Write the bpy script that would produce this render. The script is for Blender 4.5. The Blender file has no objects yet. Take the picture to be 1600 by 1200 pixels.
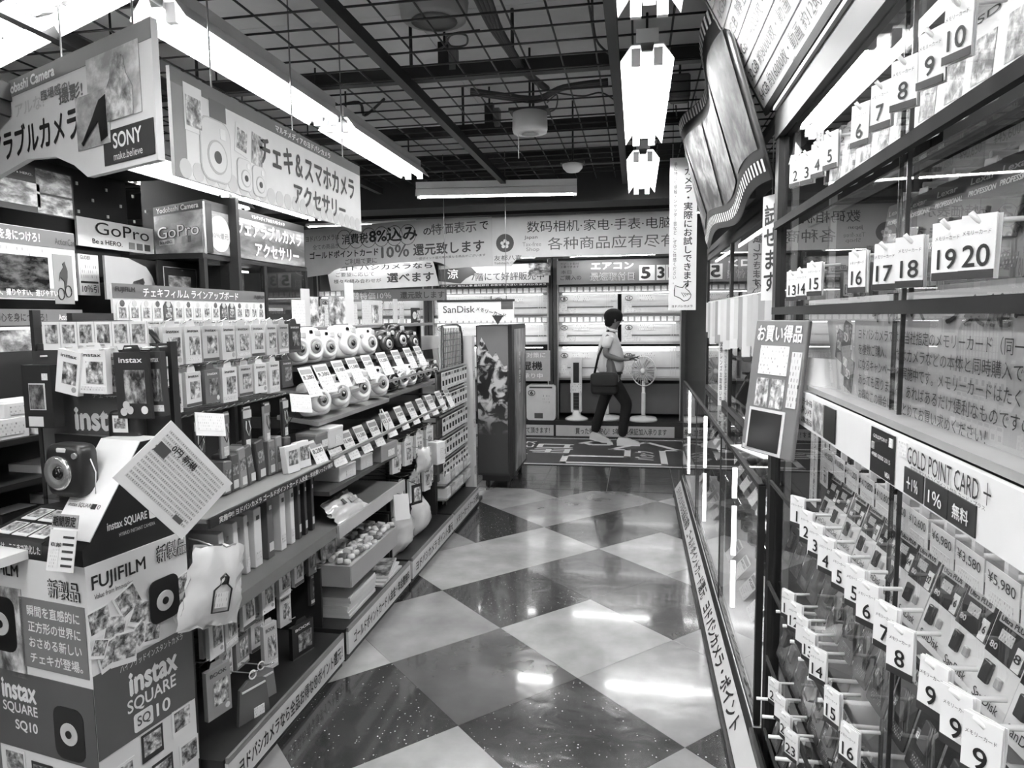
import bpy, bmesh, math, random
from math import sin, cos, pi, radians, atan2, sqrt
from mathutils import Matrix, Vector

# ---------------------------------------------------------------- camera, world, exposure
sc = bpy.context.scene
COL = sc.collection
CAM_H = 1.564
F_PX = 1082.5
cam_data = bpy.data.cameras.new('camera')
cam_data.sensor_width = 36.0
cam_data.lens = F_PX * 36.0 / 1600.0
cam_data.clip_start = 0.05
cam_data.clip_end = 60
cam = bpy.data.objects.new('camera', cam_data)
COL.objects.link(cam)
CAM_R = (Matrix.Rotation(0.1780, 3, 'Z') @ Matrix.Rotation(pi / 2 - 0.0972, 3, 'X') @ Matrix.Rotation(-0.0110, 3, 'Z'))
cam.matrix_world = Matrix.Translation((0, 0, CAM_H)) @ CAM_R.to_4x4()
sc.camera = cam
world = bpy.data.worlds.new('world')
sc.world = world
world.use_nodes = True
world.node_tree.nodes['Background'].inputs[0].default_value = (0.6, 0.6, 0.6, 1)
world.node_tree.nodes['Background'].inputs[1].default_value = 0.25
sc.view_settings.view_transform = 'Standard'
sc.view_settings.look = 'None'
sc.view_settings.gamma = 1.0
sc.view_settings.use_curve_mapping = False
sc.view_settings.exposure = 0.65
sc.cycles.max_bounces = 9
sc.cycles.diffuse_bounces = 4
sc.cycles.transparent_max_bounces = 16
LAMP = 42.0          # strength of every fluorescent tube in the shop
random.seed(7)

# ---------------------------------------------------------------- helpers
def _ray(x, y):
    return CAM_R @ Vector(((x - 800) / F_PX, -(y - 600) / F_PX, -1.0))
def onx(x, y, X):
    d = _ray(x, y); t = X / d.x
    return Vector((X, d.y * t, CAM_H + d.z * t))
def ony(x, y, Y):
    d = _ray(x, y); t = Y / d.y
    return Vector((d.x * t, Y, CAM_H + d.z * t))
def onz(x, y, z):
    d = _ray(x, y); t = (z - CAM_H) / d.z
    return Vector((d.x * t, d.y * t, z))

ORD = ['first', 'second', 'third', 'fourth', 'fifth', 'sixth', 'seventh', 'eighth', 'ninth', 'tenth', 'eleventh', 'twelfth',
       'thirteenth', 'fourteenth', 'fifteenth', 'sixteenth', 'seventeenth', 'eighteenth', 'nineteenth', 'twentieth',
       'twenty-first', 'twenty-second', 'twenty-third', 'twenty-fourth', 'twenty-fifth', 'twenty-sixth']
MATS = {}
def new_mat(name):
    m = bpy.data.materials.new(name); m.use_nodes = True
    nt = m.node_tree
    return m, nt, nt.nodes['Principled BSDF']
def G(v, rough=0.5, metal=0.0, coat=0.0):
    """plain grey paint, paper or plastic with faint mottling"""
    k = ('g', round(v, 3), rough, metal, coat)
    if k in MATS: return MATS[k]
    m, nt, b = new_mat('grey_%03d' % int(v * 1000))
    v = v * (.45 + .55 * min(1.0, v / .45))
    b.inputs['Roughness'].default_value = rough
    b.inputs['Metallic'].default_value = metal
    b.inputs['Coat Weight'].default_value = coat
    n = nt.nodes.new('ShaderNodeTexNoise'); n.inputs['Scale'].default_value = 9; n.inputs['Detail'].default_value = 3
    tc = nt.nodes.new('ShaderNodeTexCoord'); nt.links.new(tc.outputs['Object'], n.inputs['Vector'])
    r = nt.nodes.new('ShaderNodeMapRange'); r.inputs[3].default_value = v * 0.9; r.inputs[4].default_value = v * 1.1
    nt.links.new(n.outputs['Fac'], r.inputs[0])
    nt.links.new(r.outputs[0], b.inputs['Base Color'])
    MATS[k] = m
    return m
def _coords(nt, scale, mode='Generated'):
    tc = nt.nodes.new('ShaderNodeTexCoord'); oi = nt.nodes.new('ShaderNodeObjectInfo')
    mu = nt.nodes.new('ShaderNodeVectorMath'); mu.operation = 'SCALE'; mu.inputs[0].default_value = (37, 53, 71)
    nt.links.new(oi.outputs['Random'], mu.inputs['Scale'])
    mp = nt.nodes.new('ShaderNodeMapping'); mp.inputs['Scale'].default_value = scale
    nt.links.new(tc.outputs[mode], mp.inputs['Vector'])
    ad = nt.nodes.new('ShaderNodeVectorMath'); ad.operation = 'ADD'
    nt.links.new(mp.outputs[0], ad.inputs[0]); nt.links.new(mu.outputs[0], ad.inputs[1])
    return ad
def photo(lo=0.03, hi=0.75, scale=3.2, rough=0.35, mid=0.5, mode='Generated'):
    """a printed picture: blotchy light and dark shapes, different on every object"""
    k = ('ph', lo, hi, scale, rough, mid, mode)
    if k in MATS: return MATS[k]
    m, nt, b = new_mat('printed_picture')
    b.inputs['Roughness'].default_value = rough
    co = _coords(nt, (scale, scale, scale), mode)
    n = nt.nodes.new('ShaderNodeTexNoise'); n.inputs['Scale'].default_value = 1.0; n.inputs['Detail'].default_value = 5; n.inputs['Roughness'].default_value = 0.6; n.inputs['Distortion'].default_value = 0.25
    nt.links.new(co.outputs[0], n.inputs['Vector'])
    r = nt.nodes.new('ShaderNodeValToRGB'); e = r.color_ramp.elements
    e[0].position = mid - 0.13; e[0].color = (lo, lo, lo, 1); e[1].position = mid + 0.14; e[1].color = (hi, hi, hi, 1)
    c = e.new(mid); v = lo + (hi - lo) * 0.35; c.color = (v, v, v, 1)
    nt.links.new(n.outputs['Fac'], r.inputs[0]); nt.links.new(r.outputs[0], b.inputs['Base Color'])
    MATS[k] = m
    return m
def fine(ink=0.08, paper=0.8, sx=9.0, sz=14.0, rough=0.5, bias=0.1):
    """fine print: rows of broken dark marks on paper"""
    k = ('fi', ink, paper, sx, sz, rough, bias)
    if k in MATS: return MATS[k]
    m, nt, b = new_mat('fine_print')
    b.inputs['Roughness'].default_value = rough
    tc = nt.nodes.new('ShaderNodeTexCoord'); oi = nt.nodes.new('ShaderNodeObjectInfo')
    sp = nt.nodes.new('ShaderNodeSeparateXYZ'); nt.links.new(tc.outputs['Generated'], sp.inputs[0])
    cb = nt.nodes.new('ShaderNodeCombineXYZ')
    def mul(src, f, add=None):
        q = nt.nodes.new('ShaderNodeMath'); q.operation = 'MULTIPLY_ADD'; q.inputs[1].default_value = f; q.inputs[2].default_value = 0
        nt.links.new(src, q.inputs[0])
        if add: nt.links.new(add, q.inputs[2])
        return q.outputs[0]
    rnd = mul(oi.outputs['Random'], 40.0)
    nt.links.new(mul(sp.outputs['X'], sx, rnd), cb.inputs[0]); nt.links.new(mul(sp.outputs['Z'], sz), cb.inputs[1])
    br = nt.nodes.new('ShaderNodeTexBrick'); br.inputs['Scale'].default_value = 1.0
    br.inputs['Color1'].default_value = (ink, ink, ink, 1); br.inputs['Color2'].default_value = (paper, paper, paper, 1); br.inputs['Mortar'].default_value = (paper, paper, paper, 1)
    br.inputs['Mortar Size'].default_value = 0.22; br.inputs['Brick Width'].default_value = 0.6; br.inputs['Row Height'].default_value = 1.0; br.inputs['Bias'].default_value = bias
    br.offset_frequency = 2; br.offset = 0.37
    nt.links.new(cb.outputs[0], br.inputs['Vector']); nt.links.new(br.outputs['Color'], b.inputs['Base Color'])
    MATS[k] = m
    return m
def emit(s, v=1.0):
    k = ('em', s, v)
    if k in MATS: return MATS[k]
    m, nt, b = new_mat('lit_tube')
    b.inputs['Base Color'].default_value = (0.9, 0.9, 0.9, 1)
    b.inputs['Emission Color'].default_value = (v, v, v, 1); b.inputs['Emission Strength'].default_value = s
    MATS[k] = m
    return m
def glass(tint=0.96, refl=1.45, rough=0.0, haze=0.0):
    """thin pane: see-through with real fresnel mirror"""
    k = ('gl', tint, refl, rough, haze)
    if k in MATS: return MATS[k]
    m = bpy.data.materials.new('clear_pane'); m.use_nodes = True
    nt = m.node_tree; nt.nodes.clear()
    o = nt.nodes.new('ShaderNodeOutputMaterial'); tr = nt.nodes.new('ShaderNodeBsdfTransparent'); tr.inputs[0].default_value = (tint, tint, tint, 1)
    gl = nt.nodes.new('ShaderNodeBsdfGlossy'); gl.inputs['Roughness'].default_value = rough; gl.inputs[0].default_value = (0.95, 0.95, 0.95, 1)
    fr = nt.nodes.new('ShaderNodeFresnel'); fr.inputs[0].default_value = refl
    mx = nt.nodes.new('ShaderNodeMixShader')
    geo = nt.nodes.new('ShaderNodeNewGeometry')
    inv = nt.nodes.new('ShaderNodeMath'); inv.operation = 'SUBTRACT'; inv.inputs[0].default_value = 1.0
    nt.links.new(geo.outputs['Backfacing'], inv.inputs[1])
    mul = nt.nodes.new('ShaderNodeMath'); mul.operation = 'MULTIPLY'
    nt.links.new(fr.outputs[0], mul.inputs[0]); nt.links.new(inv.outputs[0], mul.inputs[1])
    nt.links.new(mul.outputs[0], mx.inputs[0]); nt.links.new(tr.outputs[0], mx.inputs[1]); nt.links.new(gl.outputs[0], mx.inputs[2])
    last = mx
    if haze:
        df = nt.nodes.new('ShaderNodeBsdfDiffuse'); df.inputs[0].default_value = (0.8, 0.8, 0.8, 1)
        m2 = nt.nodes.new('ShaderNodeMixShader'); m2.inputs[0].default_value = haze
        nt.links.new(mx.outputs[0], m2.inputs[1]); nt.links.new(df.outputs[0], m2.inputs[2]); last = m2
    nt.links.new(last.outputs[0], o.inputs[0])
    MATS[k] = m
    return m

MESH = {}
def mesh(key, verts, faces, smooth=False):
    me = bpy.data.meshes.new(key if isinstance(key, str) else str(key[0]))
    me.from_pydata([tuple(v) for v in verts], [], faces); me.update()
    if smooth:
        for p in me.polygons: p.use_smooth = True
    return me
def from_bm(bm, smooth=False):
    me = bpy.data.meshes.new('m'); bm.to_mesh(me); bm.free()
    if smooth:
        for p in me.polygons: p.use_smooth = True
    return me
BOXF = [(0, 3, 2, 1), (4, 5, 6, 7), (0, 1, 5, 4), (1, 2, 6, 5), (2, 3, 7, 6), (3, 0, 4, 7)]
def box(sx, sy, sz, bev=0.0, seg=1):
    """box centred in x, y, standing on z=0"""
    k = ('box', round(sx, 4), round(sy, 4), round(sz, 4), bev, seg)
    if k in MESH: return MESH[k]
    x, y = sx / 2, sy / 2
    v = [(-x, -y, 0), (x, -y, 0), (x, y, 0), (-x, y, 0), (-x, -y, sz), (x, -y, sz), (x, y, sz), (-x, y, sz)]
    if bev:
        bm = bmesh.new(); vs = [bm.verts.new(q) for q in v]
        for f in BOXF: bm.faces.new([vs[i] for i in f])
        bmesh.ops.bevel(bm, geom=bm.edges[:], offset=bev, segments=seg, profile=0.5, affect='EDGES')
        me = from_bm(bm, seg > 1)
    else:
        me = mesh('box', v, BOXF)
    MESH[k] = me
    return me
def cyl(r, h, n=12, r2=None, axis='z', smooth=True):
    k = ('cyl', round(r, 4), round(h, 4), n, r2, axis)
    if k in MESH: return MESH[k]
    r2 = r if r2 is None else r2
    v = [(r * cos(2 * pi * i / n), r * sin(2 * pi * i / n), 0) for i in range(n)] + [(r2 * cos(2 * pi * i / n), r2 * sin(2 * pi * i / n), h) for i in range(n)]
    f = [(i, (i + 1) % n, n + (i + 1) % n, n + i) for i in range(n)] + [tuple(range(n - 1, -1, -1)), tuple(range(n, 2 * n))]
    if axis == 'y': v = [(a, -c, b) for a, b, c in v]          # grows towards -y, the viewer
    if axis == 'x': v = [(c, a, b) for a, b, c in v]
    me = mesh('cyl', v, f)
    if smooth:
        for p in me.polygons: p.use_smooth = len(p.vertices) == 4
    MESH[k] = me
    return me
def lathe(prof, n=20, axis='z', smooth=True):
    k = ('lathe', tuple(prof), n, axis)
    if k in MESH: return MESH[k]
    v = []; f = []
    for r, z in prof:
        for i in range(n): v.append((r * cos(2 * pi * i / n), r * sin(2 * pi * i / n), z))
    for j in range(len(prof) - 1):
        for i in range(n): f.append((j * n + i, j * n + (i + 1) % n, (j + 1) * n + (i + 1) % n, (j + 1) * n + i))
    f.append(tuple(range(n - 1, -1, -1))); f.append(tuple(range((len(prof) - 1) * n, len(prof) * n)))
    if axis == 'y': v = [(a, -c, b) for a, b, c in v]
    me = mesh('lathe', v, f, smooth); MESH[k] = me
    return me
def tube(pts, r, n=6, closed=False):
    """round bar along a polyline"""
    pts = [Vector(p) for p in pts]; v = []; f = []; N = len(pts); up = Vector((0.13, 0.21, 1)).normalized()
    for i, p in enumerate(pts):
        a = pts[i - 1] if (i or closed) else p; b = pts[(i + 1) % N] if (i < N - 1 or closed) else p
        t = (b - a).normalized(); s = t.cross(up)
        if s.length < 1e-3: s = t.cross(Vector((1, 0, 0)))
        s.normalize(); w = s.cross(t)
        for j in range(n):
            q = 2 * pi * j / n; v.append(p + s * (r * cos(q)) + w * (r * sin(q)))
    M = N if closed else N - 1
    for i in range(M):
        for j in range(n):
            k = (i + 1) % N; f.append((i * n + j, i * n + (j + 1) % n, k * n + (j + 1) % n, k * n + j))
    if not closed: f.append(tuple(range(n - 1, -1, -1))); f.append(tuple(range((N - 1) * n, N * n)))
    return mesh('tube', v, f, True)
def prism(poly, t, key=None):
    """outline in x,z given thickness t; front face at y=0 looking to -y, back at y=t"""
    if key and key in MESH: return MESH[key]
    n = len(poly)
    ar = sum(poly[i][0] * poly[(i + 1) % n][1] - poly[(i + 1) % n][0] * poly[i][1] for i in range(n))
    if ar < 0: poly = poly[::-1]
    v = [(x, 0, z) for x, z in poly] + [(x, t, z) for x, z in poly]
    f = [tuple(range(n)), tuple(range(2 * n - 1, n - 1, -1))] + [(i, n + i, n + (i + 1) % n, (i + 1) % n) for i in range(n)]
    me = mesh('prism', v, f)
    bm = bmesh.new(); bm.from_mesh(me); bmesh.ops.recalc_face_normals(bm, faces=bm.faces[:]); bm.to_mesh(me); bm.free()
    if key: MESH[key] = me
    return me
def rrect(w, h, r, n=4, cx=0, cz=0):
    p = []
    for sx, sz, a0 in ((1, 1, 0), (-1, 1, 90), (-1, -1, 180), (1, -1, 270)):
        for i in range(n + 1):
            a = radians(a0 + 90 * i / n); p.append((cx + sx * (w / 2 - r) + r * cos(a), cz + sz * (h / 2 - r) + r * sin(a)))
    return p
def circ(r, n=20, cx=0, cz=0, rz=None):
    return [(cx + r * cos(2 * pi * i / n), cz + (rz or r) * sin(2 * pi * i / n)) for i in range(n)]

def ob(name, me, mat, parent=None, loc=(0, 0, 0), rot=(0, 0, 0), scale=None, label=None):
    """one mesh object; alike pieces share mesh data (material on the object slot)"""
    o = bpy.data.objects.new(name, me); COL.objects.link(o)
    if len(me.materials) == 0: me.materials.append(None)
    o.material_slots[0].link = 'OBJECT'; o.material_slots[0].material = mat
    o.location = loc; o.rotation_euler = rot
    if scale: o.scale = scale
    if parent: o.parent = parent
    if label: o['label'] = label
    return o
def tag(o, label, cat, group=None):
    o['label'] = label; o['category'] = cat
    if group: o['group'] = group
    return o
def struct(o, label=None):
    o['kind'] = 'structure'
    if label: o['label'] = label
    return o
def thing(name, label, cat, loc=(0, 0, 0), rz=0.0, group=None, rot=None):
    o = bpy.data.objects.new(name, None); COL.objects.link(o)
    o.empty_display_size = 0.05
    o.location = loc; o.rotation_euler = rot or (0, 0, rz)
    return tag(o, label, cat, group)
TXT = {}
def glyphs(s, bold=0.0, vert=False, sp=1.0):
    k = (s, bold, vert, sp)
    if k in TXT: return TXT[k]
    c = bpy.data.curves.new('t', 'FONT')
    c.body = '\n'.join(s.replace('ー', '｜')) if vert else s
    lat = all(ord(q) < 0x2000 for q in s); c.resolution_u = 4 if lat else 2; c.offset = 0.0; c.align_x = 'CENTER'; c.space_line = sp
    o = bpy.data.objects.new('t', c)
    me = bpy.data.meshes.new_from_object(o)
    bpy.data.objects.remove(o); bpy.data.curves.remove(c)
    if bold >= .015:      # heavier strokes: the outline laid down again a hair to each side
        b_ = min(bold, .05) * (.55 if any(ord(q) >= 0x4e00 and ord(q) < 0xa000 for q in s) else .8)
        vs = [v.co.copy() for v in me.vertices]; fs_ = [tuple(p.vertices) for p in me.polygons]; n_ = len(vs)
        sh_ = ((0, 0), (b_, 0), (-b_, 0), (0, b_), (0, -b_))
        me2 = bpy.data.meshes.new('glyphs'); me2.from_pydata([(v.x + dx, v.y + dy, -.00012 * k_) for k_, (dx, dy) in enumerate(sh_) for v in vs], [], [tuple(i + k_ * n_ for i in f) for k_ in range(5) for f in fs_]); me2.update()
        bpy.data.meshes.remove(me); me = me2
    xs = [v.co.x for v in me.vertices] or [0, 1]; ys = [v.co.y for v in me.vertices] or [0, 1]
    x0, x1, y0, y1 = min(xs), max(xs), min(ys), max(ys)
    w, h = max(x1 - x0, .01), max(y1 - y0, .01)
    for v in me.vertices: v.co = ((v.co.x - (x0 + x1) / 2) / w, -v.co.z, (v.co.y - (y0 + y1) / 2) / h)
    me.materials.clear(); me.materials.append(None)
    TXT[k] = (me, w / h)
    return TXT[k]
def txt(s, parent, x, z, w=None, h=None, mat=None, y=-0.0015, bold=0.0, vert=False, ang=0.0, sp=1.0):
    """lettering fitted into a w x h box centred at (x, z) on the front of a panel"""
    me, asp = glyphs(s, bold, vert, sp)
    if w is None: w = h * asp
    if h is None: h = w / asp
    return ob('lettering', me, mat or G(0.03), parent, (x, y, z), (0, -ang, 0), (w, 1, h))
def pan(name, w, h, mat, parent, x=0, z=0, y=0.0, t=0.002, ang=0.0, bev=0.0):
    """flat piece w x h x t, centre (x, z), its front at y (viewer is at -y)"""
    return ob(name, boxc(w, t, h, bev), mat, parent, (x, y + t / 2, z), (0, -ang, 0))
def boxc(sx, sy, sz, bev=0.0):
    k = ('boxc', round(sx, 4), round(sy, 4), round(sz, 4), bev)
    if k in MESH: return MESH[k]
    x, y, z = sx / 2, sy / 2, sz / 2
    v = [(-x, -y, -z), (x, -y, -z), (x, y, -z), (-x, y, -z), (-x, -y, z), (x, -y, z), (x, y, z), (-x, y, z)]
    if bev:
        bm = bmesh.new(); vs = [bm.verts.new(q) for q in v]
        for f in BOXF: bm.faces.new([vs[i] for i in f])
        bmesh.ops.bevel(bm, geom=bm.edges[:], offset=bev, segments=2, profile=0.5, affect='EDGES')
        me = from_bm(bm)
    else: me = mesh('box', v, BOXF)
    MESH[k] = me
    return me
def bar(name, a, b, sx, sy, mat, parent=None):
    """square bar from a to b"""
    a, b = Vector(a), Vector(b); d = b - a
    o = ob(name, box(sx, sy, d.length), mat, parent, a)
    o.rotation_euler = d.to_track_quat('Z', 'Y').to_euler()
    return o
LEFT, RIGHT = pi / 2, -pi / 2      # facing +X (left racks) / facing -X (right cases)
WHITE, BLACK = G(0.8, 0.5), G(0.015, 0.4)
INK = G(0.025, 0.5)

# ================================================================ SETTING
def floor_mat(base, rough, specks=0.0, name='floor_tile_vinyl'):
    m, nt, b = new_mat(name)
    tc = nt.nodes.new('ShaderNodeTexCoord'); geo = nt.nodes.new('ShaderNodeNewGeometry')
    n = nt.nodes.new('ShaderNodeTexNoise'); n.inputs['Scale'].default_value = 5; n.inputs['Detail'].default_value = 4; n.inputs['Roughness'].default_value = 0.55
    nt.links.new(geo.outputs['Position'], n.inputs['Vector'])
    r = nt.nodes.new('ShaderNodeMapRange'); r.inputs[1].default_value = 0.3; r.inputs[2].default_value = 0.7; r.inputs[3].default_value = base * 0.8; r.inputs[4].default_value = base * 1.2
    nt.links.new(n.outputs['Fac'], r.inputs[0]); src = r.outputs[0]
    if specks:
        v = nt.nodes.new('ShaderNodeTexVoronoi'); v.inputs['Scale'].default_value = 75; v.feature = 'F1'
        nt.links.new(geo.outputs['Position'], v.inputs['Vector'])
        # only some cells carry a chip, each of its own size
        sep = nt.nodes.new('ShaderNodeSeparateColor'); nt.links.new(v.outputs['Color'], sep.inputs[0])
        th = nt.nodes.new('ShaderNodeMapRange'); th.inputs[1].default_value = 0.55; th.inputs[2].default_value = 1.0; th.inputs[3].default_value = 0.0; th.inputs[4].default_value = 0.24
        nt.links.new(sep.outputs[0], th.inputs[0])
        lt = nt.nodes.new('ShaderNodeMath'); lt.operation = 'LESS_THAN'; nt.links.new(v.outputs['Distance'], lt.inputs[0]); nt.links.new(th.outputs[0], lt.inputs[1])
        mx = nt.nodes.new('ShaderNodeMix'); mx.data_type = 'FLOAT'; nt.links.new(lt.outputs[0], mx.inputs[0]); nt.links.new(src, mx.inputs[2]); mx.inputs[3].default_value = specks
        src = mx.outputs[0]
    nt.links.new(src, b.inputs['Base Color'])
    n2 = nt.nodes.new('ShaderNodeTexNoise'); n2.inputs['Scale'].default_value = 14; n2.inputs['Detail'].default_value = 6
    nt.links.new(geo.outputs['Position'], n2.inputs['Vector'])
    rr = nt.nodes.new('ShaderNodeMapRange'); rr.inputs[3].default_value = rough * 0.6; rr.inputs[4].default_value = rough * 1.4
    nt.links.new(n2.outputs['Fac'], rr.inputs[0]); nt.links.new(rr.outputs[0], b.inputs['Roughness'])
    n3 = nt.nodes.new('ShaderNodeTexNoise'); n3.inputs['Scale'].default_value = 7; n3.inputs['Detail'].default_value = 1.5; n3.inputs['Distortion'].default_value = 1.0
    nt.links.new(geo.outputs['Position'], n3.inputs['Vector'])
    bp = nt.nodes.new('ShaderNodeBump'); bp.inputs['Strength'].default_value = 0.1; bp.inputs['Distance'].default_value = 0.02
    nt.links.new(n3.outputs['Fac'], bp.inputs['Height']); nt.links.new(bp.outputs[0], b.inputs['Normal'])
    b.inputs['Specular IOR Level'].default_value = 0.65
    b.inputs['Coat Weight'].default_value = 0.6; b.inputs['Coat Roughness'].default_value = 0.06
    return m
FM = {'d': floor_mat(0.03, 0.16, 0.45, 'dark_speckled_vinyl'), 'm': floor_mat(0.075, 0.16, 0.0, 'mid_grey_vinyl'),
      'l': floor_mat(0.3, 0.16, 0.0, 'pale_vinyl'), 'g': floor_mat(0.22, 0.16, 0.0, 'grey_vinyl')}
floor = struct(ob('floor', box(9.0, 12.6, 0.1), G(0.05, 0.6), None, (-2.2, 3.5, -0.112)))
TS = 0.6; GX, GY = -1.0898, 3.7183; Q = TS * sqrt(0.5)
KIND = {(0, 0): 'd', (1, 0): 'l', (2, 0): 'g', (-1, 1): 'l', (-1, 0): 'l', (-2, 1): 'd', (-2, 2): 'g', (-3, 2): 'l', (-1, 2): 'd', (0, 1): 'm', (0, 2): 'l',
        (1, 1): 'm', (-1, 3): 'm', (-2, 3): 'g', (-3, 3): 'm', (-2, 4): 'm', (-1, 4): 'l', (0, -1): 'g', (1, -1): 'm', (1, -2): 'd', (2, -1): 'd', (2, -2): 'l',
        (3, -1): 'g', (3, 0): 'd', (2, 1): 'g', (-1, -1): 'd', (1, -3): 'g', (0, -2): 'l', (0, -3): 'd', (2, -3): 'd', (-2, 0): 'g', (0, 3): 'd', (1, 2): 'g', (-3, 1): 'd'}
tile_me = boxc(TS - 0.0016, TS - 0.0016, 0.012)
for i in range(-9, 12):
    for j in range(-11, 7):
        cx = GX + (i + j + 1) * Q; cy = GY + (j - i) * Q
        if -3.4 < cx < 1.0 and -0.3 < cy < 5.75:
            k = KIND.get((i, j), 'd' if (i + j) % 2 else 'g')
            ob('tile', tile_me, FM[k], floor, (cx - floor.location.x, cy - floor.location.y, 0.106), (0, 0, pi / 4))
# cut pieces along the entrance edge
for i in range(-9, 12):
    for j in range(-11, 7):
        cx = GX + (i + j + 1) * Q; cy = GY + (j - i) * Q
        if -3.4 < cx < 1.0 and 5.75 <= cy < 6.6:
            e = 6.118 - cy; H = Q - 0.0011
            if e <= -H: continue
            poly = [(-H, 0), (0, -H), (H, 0)]
            if e <= 0: w = H + e; poly = [(-w, e), (0, -H), (w, e)]
            elif e < H: w = H - e; poly = [(-H, 0), (0, -H), (H, 0), (w, e), (-w, e)]
            else: poly = [(-H, 0), (0, -H), (H, 0), (0, H)]
            n = len(poly)
            me = mesh('cut', [(x, y, 0) for x, y in poly] + [(x, y, -0.012) for x, y in poly], [tuple(range(n))] + [(q, n + q, n + (q + 1) % n, (q + 1) % n) for q in range(n)])
            k = KIND.get((i, j), 'd' if (i + j) % 2 else 'g')
            ob('tile', me, FM[k], floor, (cx - floor.location.x, cy - floor.location.y, 0.112))
# entrance paving: darker square tiles with pale joints
ent = struct(ob('floor_entrance', box(7.0, 3.3, 0.05), G(0.22, 0.6), None, (-2.0, 7.77, -0.052)))
PAV = floor_mat(0.05, 0.2, 0.0, 'entrance_stone_tile')
pv = boxc(0.294, 0.294, 0.006)
for a in range(-14, 5):
    for c in range(9):
        ob('paving_tile', pv, PAV, ent, (0.046 + a * 0.3 + 0.15 + 2.0, 6.125 + 0.15 + c * 0.3 - 7.77, 0.0505))
WALLM = G(0.35, 0.7)
struct(ob('wall_back', box(9.0, 0.1, 3.0), G(0.28, 0.7), None, (-2.2, 9.78, 0)))
struct(ob('wall_right', box(0.1, 12.6, 3.0), G(0.2, 0.7), None, (1.5, 3.5, 0)))
struct(ob('wall_left', box(0.1, 12.6, 3.0), WALLM, None, (-6.2, 3.5, 0)))
struct(ob('wall_front', box(9.0, 0.1, 3.0), WALLM, None, (-2.2, -2.5, 0)))
ceil = struct(ob('ceiling', box(9.0, 12.6, 0.08), G(0.16, 0.8), None, (-2.2, 3.5, 2.93)))
cp = boxc(0.895, 0.445, 0.012)
for a in range(-4, 3):
    for c in range(0, 14):
        ob('ceiling_panel', cp, G(0.72, 0.8), ceil, (2.2 - 0.55 + a * 0.9, -3.5 + 0.2 + c * 0.45, -0.006))
# open steel grid hung under the slab
GZ = 2.63
STEEL = G(0.02, 0.5)
grid = thing('ceiling_grid', 'dark open wire mesh ceiling grid hung below the slab', 'ceiling grid', (0, 0, GZ))
grid['kind'] = 'structure'; del grid['category']
wx = cyl(0.0042, 5.4, 6, axis='x'); 
for k in range(34):
    ob('cross_wire', wx, STEEL, grid, (-4.2, 0.45 + k * 0.147, 0.0))
wy = [(x, 0) for x in range(0)]
ly = cyl(0.0042, 5.3, 6)
for k in range(31):
    o = ob('long_wire', ly, STEEL, grid, (-3.55 + k * 0.147, 0.3, 0.008), (-pi / 2, 0, 0))
for k, y in enumerate((1.2, 2.2, 3.16, 4.13, 5.08)):
    ob('cross_beam', boxc(5.0, 0.045, 0.06), STEEL, grid, (-1.9, y, 0.035))
for x in (-2.1, -1.02, -0.095, 0.75):
    ob('long_beam', boxc(0.04, 5.3, 0.05), STEEL, grid, (x, 2.95, -0.02))
for x, y in ((-1.02, 2.2), (-1.02, 3.16), (-1.02, 4.13), (-0.095, 2.2), (-0.095, 3.16), (-0.095, 4.13), (-2.1, 3.16), (-2.1, 2.2), (-0.55, 3.16), (-0.6, 4.13)):
    ob('hanger_rod', cyl(0.008, 0.26, 6), STEEL, grid, (x, y, 0.04))
# dark soffit and duct at the entrance end
struct(ob('trim_1', boxc(6.5, 0.35, 0.42), G(0.03, 0.6), None, (-2.4, 5.95, 2.7)), 'dark soffit beam across the ceiling before the entrance')
struct(ob('trim_2', boxc(7.0, 0.5, 0.22), G(0.22, 0.6), None, (-2.4, 7.25, 2.76)), 'grey duct casing above the entrance banners')
struct(ob('trim_3', boxc(6.5, 0.12, 0.1), G(0.02, 0.5), None, (-2.4, 6.45, 2.55)), 'black rail under the soffit')

# ---------------------------------------------------------------- fluorescent fixtures
TUBE = emit(LAMP); DIM = emit(LAMP * .55); DIM2 = emit(LAMP * .22)
REFL = G(0.85, 0.35)
def reflector(w, l):
    k = ('refl', w, l)
    if k in MESH: return MESH[k]
    pr = [(-w / 2, 0.0), (-w * 0.30, 0.055), (-w * 0.13, 0.055), (-w * 0.1, 0.03), (w * 0.1, 0.03), (w * 0.13, 0.055), (w * 0.30, 0.055), (w / 2, 0.0)]
    pr2 = [(x * 1.0, z + 0.004) for x, z in pr]
    n = len(pr); v = [(x, -l / 2, z) for x, z in pr] + [(x, l / 2, z) for x, z in pr] + [(x, -l / 2, z) for x, z in pr2] + [(x, l / 2, z) for x, z in pr2]
    f = []
    for i in range(n - 1):
        f += [(i, i + 1, n + i + 1, n + i), (2 * n + i, 3 * n + i, 3 * n + i + 1, 2 * n + i + 1), (i, 2 * n + i, 2 * n + i + 1, i + 1), (n + i, n + i + 1, 3 * n + i + 1, 3 * n + i)]
    f += [(0, n, 3 * n, 2 * n), (n - 1, 3 * n - 1, 4 * n - 1, 2 * n - 1)]
    MESH[k] = mesh('reflector', v, f)
    return MESH[k]
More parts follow.
